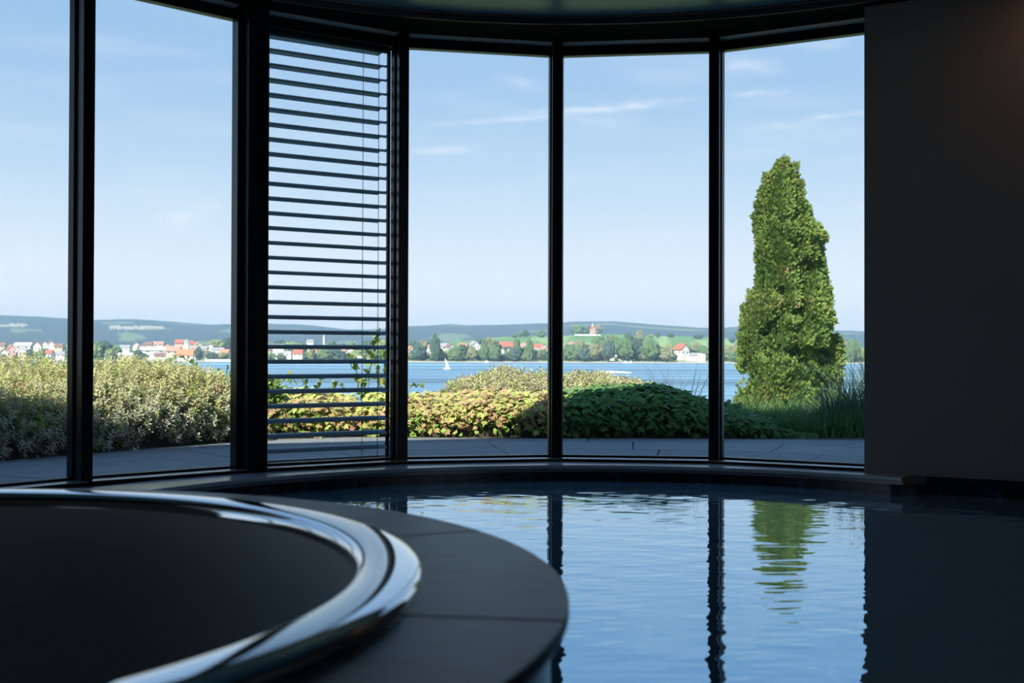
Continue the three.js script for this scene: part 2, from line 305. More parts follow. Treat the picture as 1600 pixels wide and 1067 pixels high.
// a leafy upright sprig, one unit tall
function sprigGeo(pairs, wide, len, lean, seed) {
  const r = rng(seed), pos = [], idx = [];
  const blade = (x, y, z, a, l, w, rise) => { const b = pos.length / 3, cx = Math.cos(a), cz = Math.sin(a); pos.push(x, y, z, x + cx * l * .5 - cz * w, y + rise * .55, z + cz * l * .5 + cx * w, x + cx * l, y + rise, z + cz * l, x + cx * l * .5 + cz * w, y + rise * .55, z + cz * l * .5 - cx * w); idx.push(b, b + 1, b + 2, b, b + 2, b + 3); };
  for (let i = 0; i < pairs; i++) { const t = (i + .5) / pairs, a = i * 2.4 + r(); blade(0, .1 + t * .8, 0, a, len * (1.1 - .6 * t) * (.7 + .6 * r()), wide, lean * (.3 + 1.0 * r())); }
  blade(0, .7, 0, 0, .02, wide * .6, .3); const b = pos.length / 3; pos.push(-.012, 0, 0, .012, 0, 0, 0, .9, 0); idx.push(b, b + 1, b + 2);
  return geoOf(pos, idx);
}
// a lobed leaf lying in y-z: stalk at the origin, tip along +y
function leafGeo(lobes) {
  const pts = [[0, 0, 0]], idx = [];
  lobes.forEach(([x, y, z]) => pts.push([x, y, z ?? -.25 * Math.abs(x)])); const n = lobes.length;
  for (let i = lobes.length - 1; i >= 0; i--) if (lobes[i][0] !== 0) { const [x, y, z] = lobes[i]; pts.push([-x, y, z ?? -.25 * Math.abs(x)]); }
  for (let i = 1; i < pts.length - 1; i++) idx.push(0, i, i + 1);
  return geoOf(pts.flat(), idx);
}
const creeperLeaf = leafGeo([[.22, -.12], [.5, .06], [.36, .28], [.52, .55], [.26, .56], [.14, .8], [0, 1.05, -.12]]);
const ovalLeaf = leafGeo([[.2, .15], [.33, .45], [.2, .8], [0, 1, -.05]]);
const mixc = (a, b, t) => rgb(a[0] + (b[0] - a[0]) * t, a[1] + (b[1] - a[1]) * t, a[2] + (b[2] - a[2]) * t);

// a mound along a base line on the ground: returns surface samples
function mound(line, hFn, width, seed, count, { y0 = Y_TER, overhang = .06, power = .55, phi = 2.4, inner = .25 } = {}) {
  const cum = [0]; for (let i = 1; i < line.length; i++) cum.push(cum[i - 1] + Math.hypot(line[i][0] - line[i - 1][0], line[i][1] - line[i - 1][1]));
  const r = rng(seed), total = cum[cum.length - 1], out = [];
  const point = (s, ph, sc = 1) => {
    let i = 1; while (i < line.length - 1 && cum[i] < s) i++;
    const t = (s - cum[i - 1]) / (cum[i] - cum[i - 1]), x = line[i - 1][0] + (line[i][0] - line[i - 1][0]) * t, z = line[i - 1][1] + (line[i][1] - line[i - 1][1]) * t;
    const tx = (line[i][0] - line[i - 1][0]), tz = (line[i][1] - line[i - 1][1]), l = Math.hypot(tx, tz), bx = tz / l, bz = -tx / l;     // away from the house
    const w = typeof width === 'function' ? width(s / total) : width, h0 = hFn(x + bx * w * .5, z + bz * w * .5, s / total), h = Math.max(.02, h0), c = (1 - Math.cos(ph)) * w / 2 - overhang * Math.sin(Math.min(ph * 2, Math.PI)), y = h * Math.pow(Math.max(0, Math.sin(ph)), power);
    const bump = 1 + .16 * nz(s * 2.2, ph * 1.4, seed) + .07 * nz(s * 6, ph * 4, seed);
    return { p: new THREE.Vector3(x + bx * c, y0 + y * bump * sc, z + bz * c), n: new THREE.Vector3(-bx * Math.cos(ph), Math.sin(ph) * .9 + .15, -bz * Math.cos(ph)).normalize(), h, s, t: s / total, ph };
  };
  for (let i = 0; i < count; i++) { const k = point(r() * total, Math.pow(r(), .85) * phi, 1 - inner * r() * r()); k.r = [r(), r(), r(), r()]; out.push(k); }
  const core = () => { const pos = [], idx = [], nu = 60, nv = 14; for (let i = 0; i <= nu; i++) for (let j = 0; j <= nv; j++) { const k = point(total * i / nu * .998 + .001 * total, Math.PI * j / nv, .84); const e = .82 ; pos.push(k.p.x - k.n.x * .07, Math.max(y0 - .02, k.p.y - .05), k.p.z - k.n.z * .07); if (i && j) { const a = (i - 1) * (nv + 1) + j - 1, b = a + nv + 1; idx.push(a, a + 1, b, b, a + 1, b + 1); } } return geoOf(pos, idx); };
  return { out, core };
}
const bark = std([.05, .04, .03], .95, 0, { side: THREE.DoubleSide });
const topLine = (tbl, d) => (x, z) => { const px = 800 + 1800 * x / (d ?? -z), e = (lut(tbl, px) - horizonY(px)) / 1800 * (d ?? -z + .5); return EYE - e - Y_TER; };

// lavender hedge on the left
{
  const h = thing('lavender_hedge', [0, 0, 0]);
  tag(h, 'broad grey-green lavender hedge along the paving behind the two left panes', 'hedge');
  const line = [[-8.5, -5.5], [-6.1, -6.3], [-4.85, -7.35], [-3.78, -8.66], [-3.36, -9.36], [-2.72, -10.2], [-2.3, -10.75]];
  const ht = (x, z) => { const dd = -z, px = 800 + 1800 * x / dd; return EYE - (lut([[-400, 585], [0, 584], [60, 576], [110, 578], [150, 579], [200, 574], [250, 580], [290, 581], [315, 592], [332, 612], [345, 650], [352, 685]], px) - horizonY(px)) / 1800 * dd - Y_TER; };
  const sp = [sprigGeo(12, .05, .34, .12, 1), sprigGeo(11, .045, .40, .10, 2), sprigGeo(13, .055, .30, .16, 3)];
  for (let v = 0; v < 3; v++) {
    const { out, core } = mound(line, ht, (t) => 2.0 - 1.2 * Math.max(0, t - .8) / .2, 30 + v, 12000, { power: .5, phi: 2.1, inner: .45 });
    if (!v) part('branches', core(), bark, h);
    const list = out.map((k) => {
      const low = Math.max(0, 1 - k.p.y / .75), silver = Math.min(1, Math.max(0, low * 1.5 - .25 + .6 * (k.r[0] - .5) + .5 * nz(k.s * 1.5, k.ph * 2, 9)));
      let c = mixc([.52, .52, .25], [.58, .60, .48], silver); if (k.r[3] > .93) c = rgb(.36, .46, .10); else if (k.r[3] > .9) c = rgb(.42, .28, .2);
      return { p: k.p.add(new THREE.Vector3((k.r[1] - .5) * .08, -.05, (k.r[2] - .5) * .08)), n: new THREE.Vector3(k.n.x * .5 + (k.r[0] - .5) * 1.3, .9, k.n.z * .5 + (k.r[1] - .5) * 1.3).normalize(), s: .08 + .07 * k.r[2], spin: k.r[3] * 6.28, c };
    });
    scatter('lavender_sprigs' + ['', '_001', '_002'][v], sp[v], M_LEAF, list, h);
  }
}
// lavender mound behind the creeper
{
  const h = thing('lavender_mound', [0, 0, 0]);
  tag(h, 'rounded mound of pale flowering lavender rising behind the reddish creeper hedge', 'bush');
  const x = (px) => (px - 800) / 1800 * 12.5;
  const line = [[x(690), -12.25], [x(740), -12.1], [x(860), -12.05], [x(960), -12.05], [x(1040), -12.15]];
  const tbl = [[690, 628], [703, 612], [722, 597], [750, 586], [790, 582], [850, 584], [900, 587], [950, 587], [985, 594], [1010, 604], [1028, 616], [1040, 630]];
  const ht = (X, z) => { const dd = -z, px = 800 + 1800 * X / dd; return EYE - (lut(tbl, px) - horizonY(px)) / 1800 * dd - Y_TER; };
  for (let v = 0; v < 2; v++) {
    const { out, core } = mound(line, ht, 1.5, 50 + v, 8500, { power: .45, phi: 2.0, inner: .4 });
    if (!v) part('branches', core(), bark, h);
    scatter('lavender_sprigs' + ['', '_001'][v], sprigGeo(12, .05, .30, .16, 7 + v), M_LEAF, out.map((k) => ({ p: k.p.add(new THREE.Vector3((k.r[1] - .5) * .08, -.12, (k.r[2] - .5) * .08)), n: new THREE.Vector3((k.r[0] - .5) * .9 + k.n.x * .3, 1, (k.r[1] - .5) * .9 + k.n.z * .3).normalize(), s: .09 + .08 * k.r[2], spin: k.r[3] * 6.28, c: k.r[3] > .84 ? rgb(.50, .40, .38) : mixc([.42, .46, .18], [.52, .50, .32], k.r[0]) })), h);
  }
}
// low creeper hedge (sunlit part) and the darker ivy mound on its right
function leafHedge(name, label, line, tbl, width, seed, tones, size, geo, n) {
  const h = thing(name, [0, 0, 0]); tag(h, label, 'hedge');
  const ht = (x, z) => { const dd = -z, px = 800 + 1800 * x / dd; return EYE - (lut(tbl, px) - horizonY(px)) / 1800 * dd - Y_TER; };
  const { out, core } = mound(line, ht, width, seed, n, { power: .42, phi: 2.2, inner: .15, overhang: .05 });
  part('branches', core(), bark, h);
  const q = new THREE.Quaternion(), q2 = new THREE.Quaternion(), mats = tones.map((c) => leafMat({ color: rgb(...c) })), list = [];
  out.forEach((k, i) => {
    const n = new THREE.Vector3(k.n.x * .7 + (k.r[0] - .5) * 2.2, k.n.y * .8 + (k.r[1] - .5) * 1.5 + .2, k.n.z * .7 + (k.r[2] - .5) * 2.0 + .25).normalize();   // the leaf's face
    let dn = new THREE.Vector3((k.r[3] - .5) * 2.4, -.8, (k.r[0] - .5) * 1.6); dn.addScaledVector(n, -dn.dot(n)).normalize();                       // its tip hangs
    const m = new THREE.Matrix4().makeBasis(new THREE.Vector3().crossVectors(dn, n), dn, n); q.setFromRotationMatrix(m);
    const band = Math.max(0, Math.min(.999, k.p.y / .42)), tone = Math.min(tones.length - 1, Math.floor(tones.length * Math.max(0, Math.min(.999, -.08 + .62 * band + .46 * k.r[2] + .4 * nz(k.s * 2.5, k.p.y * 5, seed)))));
    const s = size * (.65 + .7 * k.r[3]), p = k.p.addScaledVector(k.n, (k.r[1] - .5) * .12);
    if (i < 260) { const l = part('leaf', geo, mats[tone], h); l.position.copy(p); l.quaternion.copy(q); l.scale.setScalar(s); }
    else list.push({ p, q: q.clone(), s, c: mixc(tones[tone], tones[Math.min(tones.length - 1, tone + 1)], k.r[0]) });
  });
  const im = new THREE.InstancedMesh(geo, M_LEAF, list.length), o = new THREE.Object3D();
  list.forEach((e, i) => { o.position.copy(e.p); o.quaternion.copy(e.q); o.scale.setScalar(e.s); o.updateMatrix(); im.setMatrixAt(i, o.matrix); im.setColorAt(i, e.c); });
  im.name = 'foliage'; im.userData.kind = 'stuff'; im.castShadow = im.receiveShadow = true; h.add(im); return h;
}
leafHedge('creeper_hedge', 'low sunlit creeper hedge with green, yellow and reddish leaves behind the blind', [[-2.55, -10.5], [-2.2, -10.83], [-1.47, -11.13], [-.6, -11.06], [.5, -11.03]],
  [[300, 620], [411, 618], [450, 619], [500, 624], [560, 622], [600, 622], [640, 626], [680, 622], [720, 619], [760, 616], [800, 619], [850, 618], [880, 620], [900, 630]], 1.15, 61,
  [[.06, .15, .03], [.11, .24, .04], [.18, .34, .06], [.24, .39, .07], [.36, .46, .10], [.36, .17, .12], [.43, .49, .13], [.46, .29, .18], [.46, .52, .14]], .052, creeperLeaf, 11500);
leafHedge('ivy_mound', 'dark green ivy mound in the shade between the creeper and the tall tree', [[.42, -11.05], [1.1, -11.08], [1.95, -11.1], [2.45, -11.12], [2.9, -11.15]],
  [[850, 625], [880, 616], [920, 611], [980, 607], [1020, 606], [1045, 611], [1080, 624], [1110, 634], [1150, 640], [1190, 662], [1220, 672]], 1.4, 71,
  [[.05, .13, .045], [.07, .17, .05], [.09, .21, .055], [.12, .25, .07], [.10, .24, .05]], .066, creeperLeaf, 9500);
// green shrub at the right end of the lavender hedge
{
  const h = thing('green_shrub', [0, 0, 0]); tag(h, 'small bright green leafy shrub at the right end of the lavender hedge', 'bush');
  const { out, core } = mound([[-2.75, -10.35], [-2.5, -10.62], [-2.2, -10.95]], (x, z) => { const px = 800 - 1800 * x / z; return lut([[325, .2], [340, .42], [355, .55], [390, .6], [410, .5], [420, .35]], px); }, .8, 81, 3000, { power: .5, phi: 2.3, inner: .3 });
  part('branches', core(), bark, h);
  scatter('foliage', ovalLeaf, M_LEAF, out.map((k) => ({ p: k.p, n: new THREE.Vector3(k.n.x + (k.r[0] - .5) * 1.5, .3 + (k.r[1] - .6), k.n.z + (k.r[2] - .5) * 1.5).normalize(), s: .045 + .04 * k.r[3], spin: k.r[0] * 6.28, c: mixc([.06, .16, .03], [.26, .36, .07], k.r[2]) })), h);
}
// vine shoots standing above the hedges
function shoots(label, stems, seed, leafSize = .05) {
  const g = thing('vine_shoot', [0, 0, 0]); tag(g, label, 'vine', 'vine shoots above the hedges');
  const r = rng(seed), stemMat = std([.16, .18, .06], .8), mats = [[.12, .25, .05], [.25, .36, .08], [.40, .42, .14]].map((c) => leafMat({ color: rgb(...c) }));
  for (const [pts, n] of stems) {
    const c = new THREE.CatmullRomCurve3(pts.map((p) => at(...p)));
    part('stem', new THREE.TubeGeometry(c, 24, .003, 5), stemMat, g);
    for (let i = 0; i < n; i++) {
      const p = c.getPoint(.12 + .88 * (i + r() * .6) / n), l = part('leaf', ovalLeaf, mats[Math.floor(r() * 3)], g);
      l.position.copy(p); l.rotation.set(r() * 2.6 - .3, r() * 6.28, (r() - .5) * 1.6); l.scale.setScalar(leafSize * (.7 + .7 * r()));
    }
  }
}
shoots('tall leafy vine shoots rising behind the right side of the blind', [[[[575, 640, 11.7], [577, 590, 11.7], [585, 545, 11.7], [592, 518, 11.7]], 34], [[[590, 640, 11.6], [593, 600, 11.6], [585, 560, 11.6], [570, 545, 11.6]], 30], [[[560, 640, 11.6], [560, 600, 11.6], [556, 577, 11.6], [545, 558, 11.6]], 26], [[[600, 640, 11.6], [602, 590, 11.6], [600, 550, 11.6]], 24], [[[570, 640, 11.5], [566, 605, 11.5], [576, 585, 11.5]], 28]], 3, .08);
shoots('thin leafy vine shoots sprouting above the creeper behind the left side of the blind', [[[[440, 640, 11.4], [435, 605, 11.4], [450, 594, 11.4], [462, 598, 11.4]], 20], [[[480, 640, 11.4], [478, 605, 11.4], [470, 592, 11.4]], 18], [[[500, 640, 11.4], [497, 610, 11.4], [500, 592, 11.4]], 16], [[[510, 640, 11.4], [522, 605, 11.4], [530, 602, 11.4], [540, 610, 11.4]], 18], [[[415, 640, 11.4], [418, 603, 11.4], [428, 607, 11.4]], 14]], 4, .065);
shoots('short vine tendril over the creeper beside the thick right post of the blind', [[[[636, 640, 11.4], [642, 606, 11.4], [652, 602, 11.4], [662, 607, 11.4]], 14]], 5, .045);
shoots('arching vine tendril crossing the lake above the lavender hedge', [[[[240, 610, 11.2], [265, 565, 11.2], [285, 562, 11.2], [305, 575, 11.2], [312, 583, 11.2]], 22], [[[352, 620, 11.2], [346, 590, 11.2], [338, 577, 11.2]], 12], [[[350, 620, 11.2], [354, 590, 11.2], [357, 572, 11.2]], 12]], 6, .05);

// grasses on the right
{
  const blade = (n, bend) => { const pos = [], idx = []; for (let i = 0; i <= n; i++) { const t = i / n, w = .012 * (1 - t) + .001; pos.push(-w, t - bend * t * t * .35, bend * t * t, w, t - bend * t * t * .35, bend * t * t); if (i) { const a = 2 * i - 2; idx.push(a, a + 1, a + 2, a + 1, a + 3, a + 2); } } return geoOf(pos, idx); };
  const bl = blade(6, .5);
  const clump = (name, label, x0, x1, z0, z1, n, hFn, seed, c0, c1) => {
    const g = thing(name, [0, 0, 0]); tag(g, label, 'grass', null, 'stuff'); const r = rng(seed), L = [];
    for (let i = 0; i < n; i++) { const px = x0 + (x1 - x0) * r(), d = z0 + (z1 - z0) * r(), p = at(px, 600, d); p.y = Y_TER - .02; L.push({ p, n: new THREE.Vector3((r() - .5) * .7, 1, (r() - .5) * .5).normalize(), s: [.6, hFn(px, d) * (.55 + .55 * r()), hFn(px, d) * (.5 + r() * .8)], spin: r() * 6.28, c: mixc(c0, c1, r()) }); }
    scatter('grass_blades', bl, M_LEAF, L, g);
  };
  clump('grass_clump', 'dense low green grass along the paving in front of the tall tree', 1120, 1400, 11.15, 12.4, 5200, (px, d) => .25 + .22 * Math.max(0, nz(px * .02, 3)) + .12 * (d - 11.1) + .14 * Math.max(0, (px - 1220) / 150), 91, [.07, .17, .06], [.14, .30, .09]);
  clump('tall_grass', 'tall dark arching grass against the lake beside the right wall', 1290, 1420, 11.4, 12.2, 700, (px) => .62 + .45 * Math.min(1, (px - 1290) / 60), 93, [.06, .12, .08], [.10, .18, .10]);
  clump('dry_weed', 'thin dark weed stalks leaning over the ivy against the lake', 1022, 1080, 11.6, 12.1, 70, () => .82, 95, [.08, .10, .08], [.13, .14, .10]);
}
// the tall columnar tree on the slope
{
  const D = 62, base = at(1228, 690, D), t = thing('columnar_tree', [base.x, base.y, base.z]);
  tag(t, 'tall columnar green tree standing on the slope by the lake', 'tree');
  const Ltab = [[252, 1221], [264, 1214], [280, 1204], [294, 1193], [305, 1191], [330, 1182], [345, 1184], [380, 1187], [420, 1188], [440, 1187], [462, 1180], [485, 1168], [515, 1160], [560, 1154], [600, 1150], [630, 1152], [660, 1160], [690, 1180]];
  const Rtab = [[252, 1226], [264, 1232], [278, 1238], [292, 1247], [320, 1258], [345, 1263], [352, 1272], [368, 1283], [378, 1276], [400, 1279], [430, 1283], [450, 1288], [480, 1297], [510, 1305], [560, 1307], [600, 1306], [640, 1304], [670, 1300], [690, 1280]];
  const r = rng(101), L = [], k = D / 1800;
  const clumpG = (() => { const rr = rng(9), gs = []; const e = new THREE.Euler(); for (let i = 0; i < 11; i++) { e.set((rr() - .5) * 1.9, rr() * 6.28, (rr() - .5) * 1.9); gs.push(ovalLeaf.clone().scale(.34, .34, .34).applyMatrix4(new THREE.Matrix4().makeRotationFromEuler(e)).translate((rr() - .5) * .9, (rr() - .5) * .9, (rr() - .5) * .9)); } return merge(gs); })();
  const plumes = []; for (let i = 0; i < 46; i++) plumes.push([r() * 6.283, r(), .5 + r() * .5]);
  let tries = 0;
  while (L.length < 24000 && tries++ < 200000) {
    const py = 252 + 438 * Math.pow(r(), .82), lx = lut(Ltab, py), rx = lut(Rtab, py), hw = (rx - lx) / 2 * k, cx = ((lx + rx) / 2 - 1228) * k, y = (690 - py) * k, a = r() * 6.283;
    const lobe = .72 + .36 * Math.abs(Math.sin(a * 3.5 + y * .12 + 1.2 * nz(y * .35, a, 2))) + .16 * nz(Math.cos(a) * 2.2, y * .9, Math.sin(a) * 2.2);
    const gap = nz(Math.cos(a) * 1.7 + 4, y * .55, Math.sin(a) * 1.7) + .45 * nz(Math.cos(a) * 4, y * 1.3, Math.sin(a) * 4);
    const deep = r() < .17; if (!deep && gap < -.02) continue;
    const rad = hw * Math.min(1.04, lobe) * (deep ? .25 + .5 * r() : .84 + .17 * r());
    const tone = r() + .5 * nz(a * 2, y * .6, 7);
    const c = tone > 1.05 ? rgb(.33, .27, .12) : tone < -.02 ? rgb(.075, .14, .035) : mixc([.10, .19, .035], [.25, .34, .08], Math.min(1, Math.max(0, tone)));
    L.push({ p: new THREE.Vector3(cx + Math.cos(a) * rad, y, Math.sin(a) * rad), n: new THREE.Vector3(Math.cos(a) * .55 + (r() - .5) * .9, .9, Math.sin(a) * .55 + (r() - .5) * .9).normalize(), s: .34 + .26 * r(), spin: r() * 6.28, c });
  }
  for (const [px, y0, y1, w] of [[1224, 247, 285, 5], [1213, 256, 300, 5], [1241, 256, 310, 3], [1195, 271, 320, 5], [1204, 268, 320, 5], [1249, 282, 330, 4], [1170, 452, 500, 8], [1160, 478, 520, 4], [1273, 350, 372, 9], [1284, 364, 376, 5]]) for (let i = 0; i < 90; i++) {
    const v = r(), ww = w * (.35 + .65 * v) * k, a = r() * 6.283, q = Math.sqrt(r());
    L.push({ p: new THREE.Vector3((px - 1228) * k + Math.cos(a) * ww * q, (690 - y0 - (y1 - y0) * v) * k, Math.sin(a) * ww * q + .4), n: new THREE.Vector3((r() - .5) * .9, 1, (r() - .5) * .9).normalize(), s: .24 + .2 * r(), spin: r() * 6.28, c: mixc([.12, .21, .04], [.30, .35, .09], r()) });
  }
  part('trunk', new THREE.CylinderGeometry(.07, .33, 14.2, 10).translate(0, 7, 0), std([.10, .085, .065], .9), t);
  for (let i = 0; i < 9; i++) { const a = i * 2.4, y0 = 1.2 + i * .9, c = new THREE.QuadraticBezierCurve3(new THREE.Vector3(0, y0, 0), new THREE.Vector3(Math.cos(a) * .9, y0 + 1.2, Math.sin(a) * .9), new THREE.Vector3(Math.cos(a) * 1.3, y0 + 4, Math.sin(a) * 1.3)); part('branch', new THREE.TubeGeometry(c, 10, .06, 6), std([.12, .10, .075], .9), t); }
  scatter('crown_leaves', clumpG, M_LEAF, L, t);
}

// ---------------------------------------------------------------- slope, lake, far shore
const Y_LAKE = EYE - 8;
{
  const pos = [], idx = [], uv = [], nx = 60, ds = [11.3, 12, 13, 15, 18, 22, 28, 36, 46, 58, 72, 90, 104, 125], tbl = [[11.3, .80], [12, .86], [13, 1.0], [18, 1.55], [36, 2.9], [62, 5.0], [90, 7.2], [104, 7.95], [125, 9.2]];
  ds.forEach((d, j) => { for (let i = 0; i <= nx; i++) { const x = (i / nx - .5) * (40 + d * 3.2); pos.push(x, EYE - lut(tbl, d) + (d > 13 ? .12 * nz(x * .3, d * .3) : 0), -d); uv.push(x, d); if (i && j) { const a = (j - 1) * (nx + 1) + i - 1, b = a + nx + 1; idx.push(a, a + 1, b, a + 1, b + 1, b); } } });
  const g = struct(mesh('garden_slope', geoOf(pos, idx, uv), std([.10, .15, .05], .95)));
  const bed = struct(mesh('planting_bed', plate([...EDGE, [12, -12.2], [-9, -12.2]], -.2, Y_TER + .004), std([.06, .05, .035], .95)));
}
{
  const rw = rng(77), L = [];
  for (let i = 0; i < 60; i++) { const kx = Math.round((rw() - .5) * 14), ky = Math.round(3 + rw() * 40), k = Math.hypot(kx, ky); L.push([kx, ky, rw() * 6.28, 1 / Math.pow(k, 1.1)]); }
  const t = waves(1024, L, 150); t.repeat.set(1 / 60, 1 / 60);
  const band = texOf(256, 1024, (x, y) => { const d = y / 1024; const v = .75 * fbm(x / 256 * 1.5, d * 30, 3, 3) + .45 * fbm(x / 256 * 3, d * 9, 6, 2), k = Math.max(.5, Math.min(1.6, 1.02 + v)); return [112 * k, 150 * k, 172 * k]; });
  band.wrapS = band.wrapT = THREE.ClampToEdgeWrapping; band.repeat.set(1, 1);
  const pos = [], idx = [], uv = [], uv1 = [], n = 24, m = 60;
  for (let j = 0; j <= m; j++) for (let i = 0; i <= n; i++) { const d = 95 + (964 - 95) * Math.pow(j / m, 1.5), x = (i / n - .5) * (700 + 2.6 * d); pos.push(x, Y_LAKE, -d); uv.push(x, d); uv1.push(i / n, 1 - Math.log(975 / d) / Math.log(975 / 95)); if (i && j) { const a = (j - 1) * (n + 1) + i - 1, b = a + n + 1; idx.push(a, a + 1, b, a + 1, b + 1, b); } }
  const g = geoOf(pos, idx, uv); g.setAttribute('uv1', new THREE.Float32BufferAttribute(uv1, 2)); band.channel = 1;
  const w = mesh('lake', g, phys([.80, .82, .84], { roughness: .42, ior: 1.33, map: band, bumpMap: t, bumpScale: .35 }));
  tag(w, 'wide blue lake with soft light and dark ripple bands', 'lake');
}
// the far bank, as picture heights for each distance: shoreline, village ground, vineyard ridge
const ridge = [[-900, 536], [0, 540], [360, 541], [450, 541], [600, 541], [660, 539], [720, 533], [760, 528], [820, 524], [870, 525], [905, 522], [960, 521], [1010, 524], [1060, 524], [1110, 526], [1170, 531], [1260, 541], [1360, 546], [1500, 548], [2600, 546]];
const mid = [[-900, 548], [0, 551], [250, 549], [420, 553], [640, 554], [760, 548], [900, 545], [1060, 550], [1150, 554], [1360, 557], [2600, 556]];
const groundPy = (px, d) => { const drop = (950 - px) * .003; return drop + lut([[945, 567.4], [962, 565.6], [985, 563.4], [1080, 560.5], [1300, lut(mid, px)], [1750, lut(ridge, px)], [1900, lut(ridge, px) + .8], [2300, lut(ridge, px) + 7], [2700, 556]], d); };
{
  const pos = [], idx = [], col = [], nx = 620, ds = [945, 955, 962, 970, 985, 1010, 1050, 1090, 1150, 1220, 1300, 1380, 1460, 1550, 1640, 1700, 1750, 1800, 1900, 2300, 2700];
  ds.forEach((d, j) => { for (let i = 0; i <= nx; i++) {
    const px = -2400 + 5400 * i / nx, p = at(px, groundPy(px, d), d); pos.push(p.x, p.y, p.z);
    const n = nz(px * .05, d * .01, 3), rows = .5 + .5 * Math.sin(px * .35 + d * .02);
    let c = [.16 + .05 * n, .24 + .05 * n, .07];                               // meadow
    if (d < 985) c = [.46, .43, .36];                                           // gravel shore
    else if (d > 1290 && px > 690) c = nz(px * .02, d * .004, 8) > .12 ? [.24, .35, .11] : [.10 + .02 * rows, .21 + .03 * rows, .05];   // vineyard
    col.push(...c); if (i && j) { const a = (j - 1) * (nx + 1) + i - 1, b = a + nx + 1; idx.push(a, a + 1, b, a + 1, b + 1, b); }
  } });
  struct(mesh('far_bank', geoOf(pos, idx, null, col), std([1, 1, 1], .95, 0, { vertexColors: true })));
}
{ // wooded hills behind
  const crest = [[-1000, 506], [-400, 498], [-100, 498], [0, 497], [60, 499], [100, 501.5], [140, 504], [170, 503], [205, 502], [260, 505], [330, 510], [360, 509], [420, 508], [470, 509], [500, 511.5], [540, 516], [590, 516], [640, 510.5], [670, 509.5], [700, 506.5], [730, 508.5], [780, 507.5], [830, 505.5], [870, 504], [900, 501.5], [960, 501], [1000, 504], [1050, 507.5], [1110, 511], [1160, 508], [1300, 513], [1360, 514], [1700, 508], [2600, 512]];
  const pos = [], idx = [], col = [], nx = 1900, nd = 26;
  for (let j = 0; j <= nd; j++) for (let i = 0; i <= nx; i++) {
    const px = -2400 + 5400 * i / nx, t = j / nd, d = 2500 + 2000 * t, top = lut(crest, px) - (950 - px) * -.003 * 0, s = Math.sin(Math.min(1, t * 1.12) * Math.PI / 2);
    const under = t > .9 ? (t - .9) * 60 : 0, canopy = (nz(px * .55, j * 2.7, 1) + .6 * nz(px * 1.3, j * 5.1, 4)) * (.9 + .2 * nz(px * .05, j)), py = 556 + (top - 556) * s + under - canopy * .9, p = at(px, py, d); pos.push(p.x, p.y, p.z);
    const f = nz(px * .012 + 9, t * 7, 5), patch = lut([[150, 0], [190, 1], [250, 1], [260, 0]], px) * (Math.abs(py - 515) < 2.4 ? 1 : 0) + lut([[-40, .6], [40, .6], [60, 0]], px) * (Math.abs(py - 512.5) < 1.6 ? 1 : 0);
    const g = .8 + .5 * canopy; let c = [.03 * g, .06 * g, .042 * g]; if (f > .33 && t < .75) c = [.13, .18, .07]; if (patch > .5) c = [.42, .38, .26]; col.push(...c);
    if (i && j) { const a = (j - 1) * (nx + 1) + i - 1, b = a + nx + 1; idx.push(a, a + 1, b, a + 1, b + 1, b); }
  }
  struct(mesh('hills', geoOf(pos, idx, null, col), std([1, 1, 1], 1, 0, { vertexColors: true })));
}
// trees of the far bank
const crownGeo = (seed, poplar) => { const g0 = new THREE.IcosahedronGeometry(.5, 4), p = g0.attributes.position, v = new THREE.Vector3(); for (let i = 0; i < p.count; i++) { v.fromBufferAttribute(p, i); const k = 1 + .34 * nz(v.x * 4 + seed, v.y * (poplar ? 6 : 4), v.z * 4) + .26 * nz(v.x * 10, v.y * 10 + seed, v.z * 10) + .2 * nz(v.x * 22, v.y * 22, v.z * 22 + seed); v.multiplyScalar(k); if (!poplar && v.y < 0) v.y *= .8; p.setXYZ(i, v.x, v.y, v.z); } g0.translate(0, .5, 0); g0.computeVertexNormals(); return g0; };
const crowns = { round: [1, 2, 3, 4].map((s) => crownGeo(s * 13)), poplar: [5, 6].map((s) => crownGeo(s * 17, true)) };
const trunkGeo = new THREE.CylinderGeometry(.02, .035, .3, 6).translate(0, .1, 0), trunkMat = std([.09, .07, .05], .95);
const TONE = { dark: std([.045, .085, .04], .95), mid: std([.085, .145, .05], .95), light: std([.17, .22, .07], .95), olive: std([.17, .18, .08], .95), blue: std([.05, .09, .065], .95), purple: std([.055, .045, .06], .95) };
const TONEWORD = { dark: 'dark green', mid: 'mid green', light: 'pale green', olive: 'olive', blue: 'bluish green', purple: 'dark purple' };
const far = [];
const rt = rng(303);
function farTree(px, d, h, kind, tone, w) { far.push({ px, d, h, kind, tone, w }); }
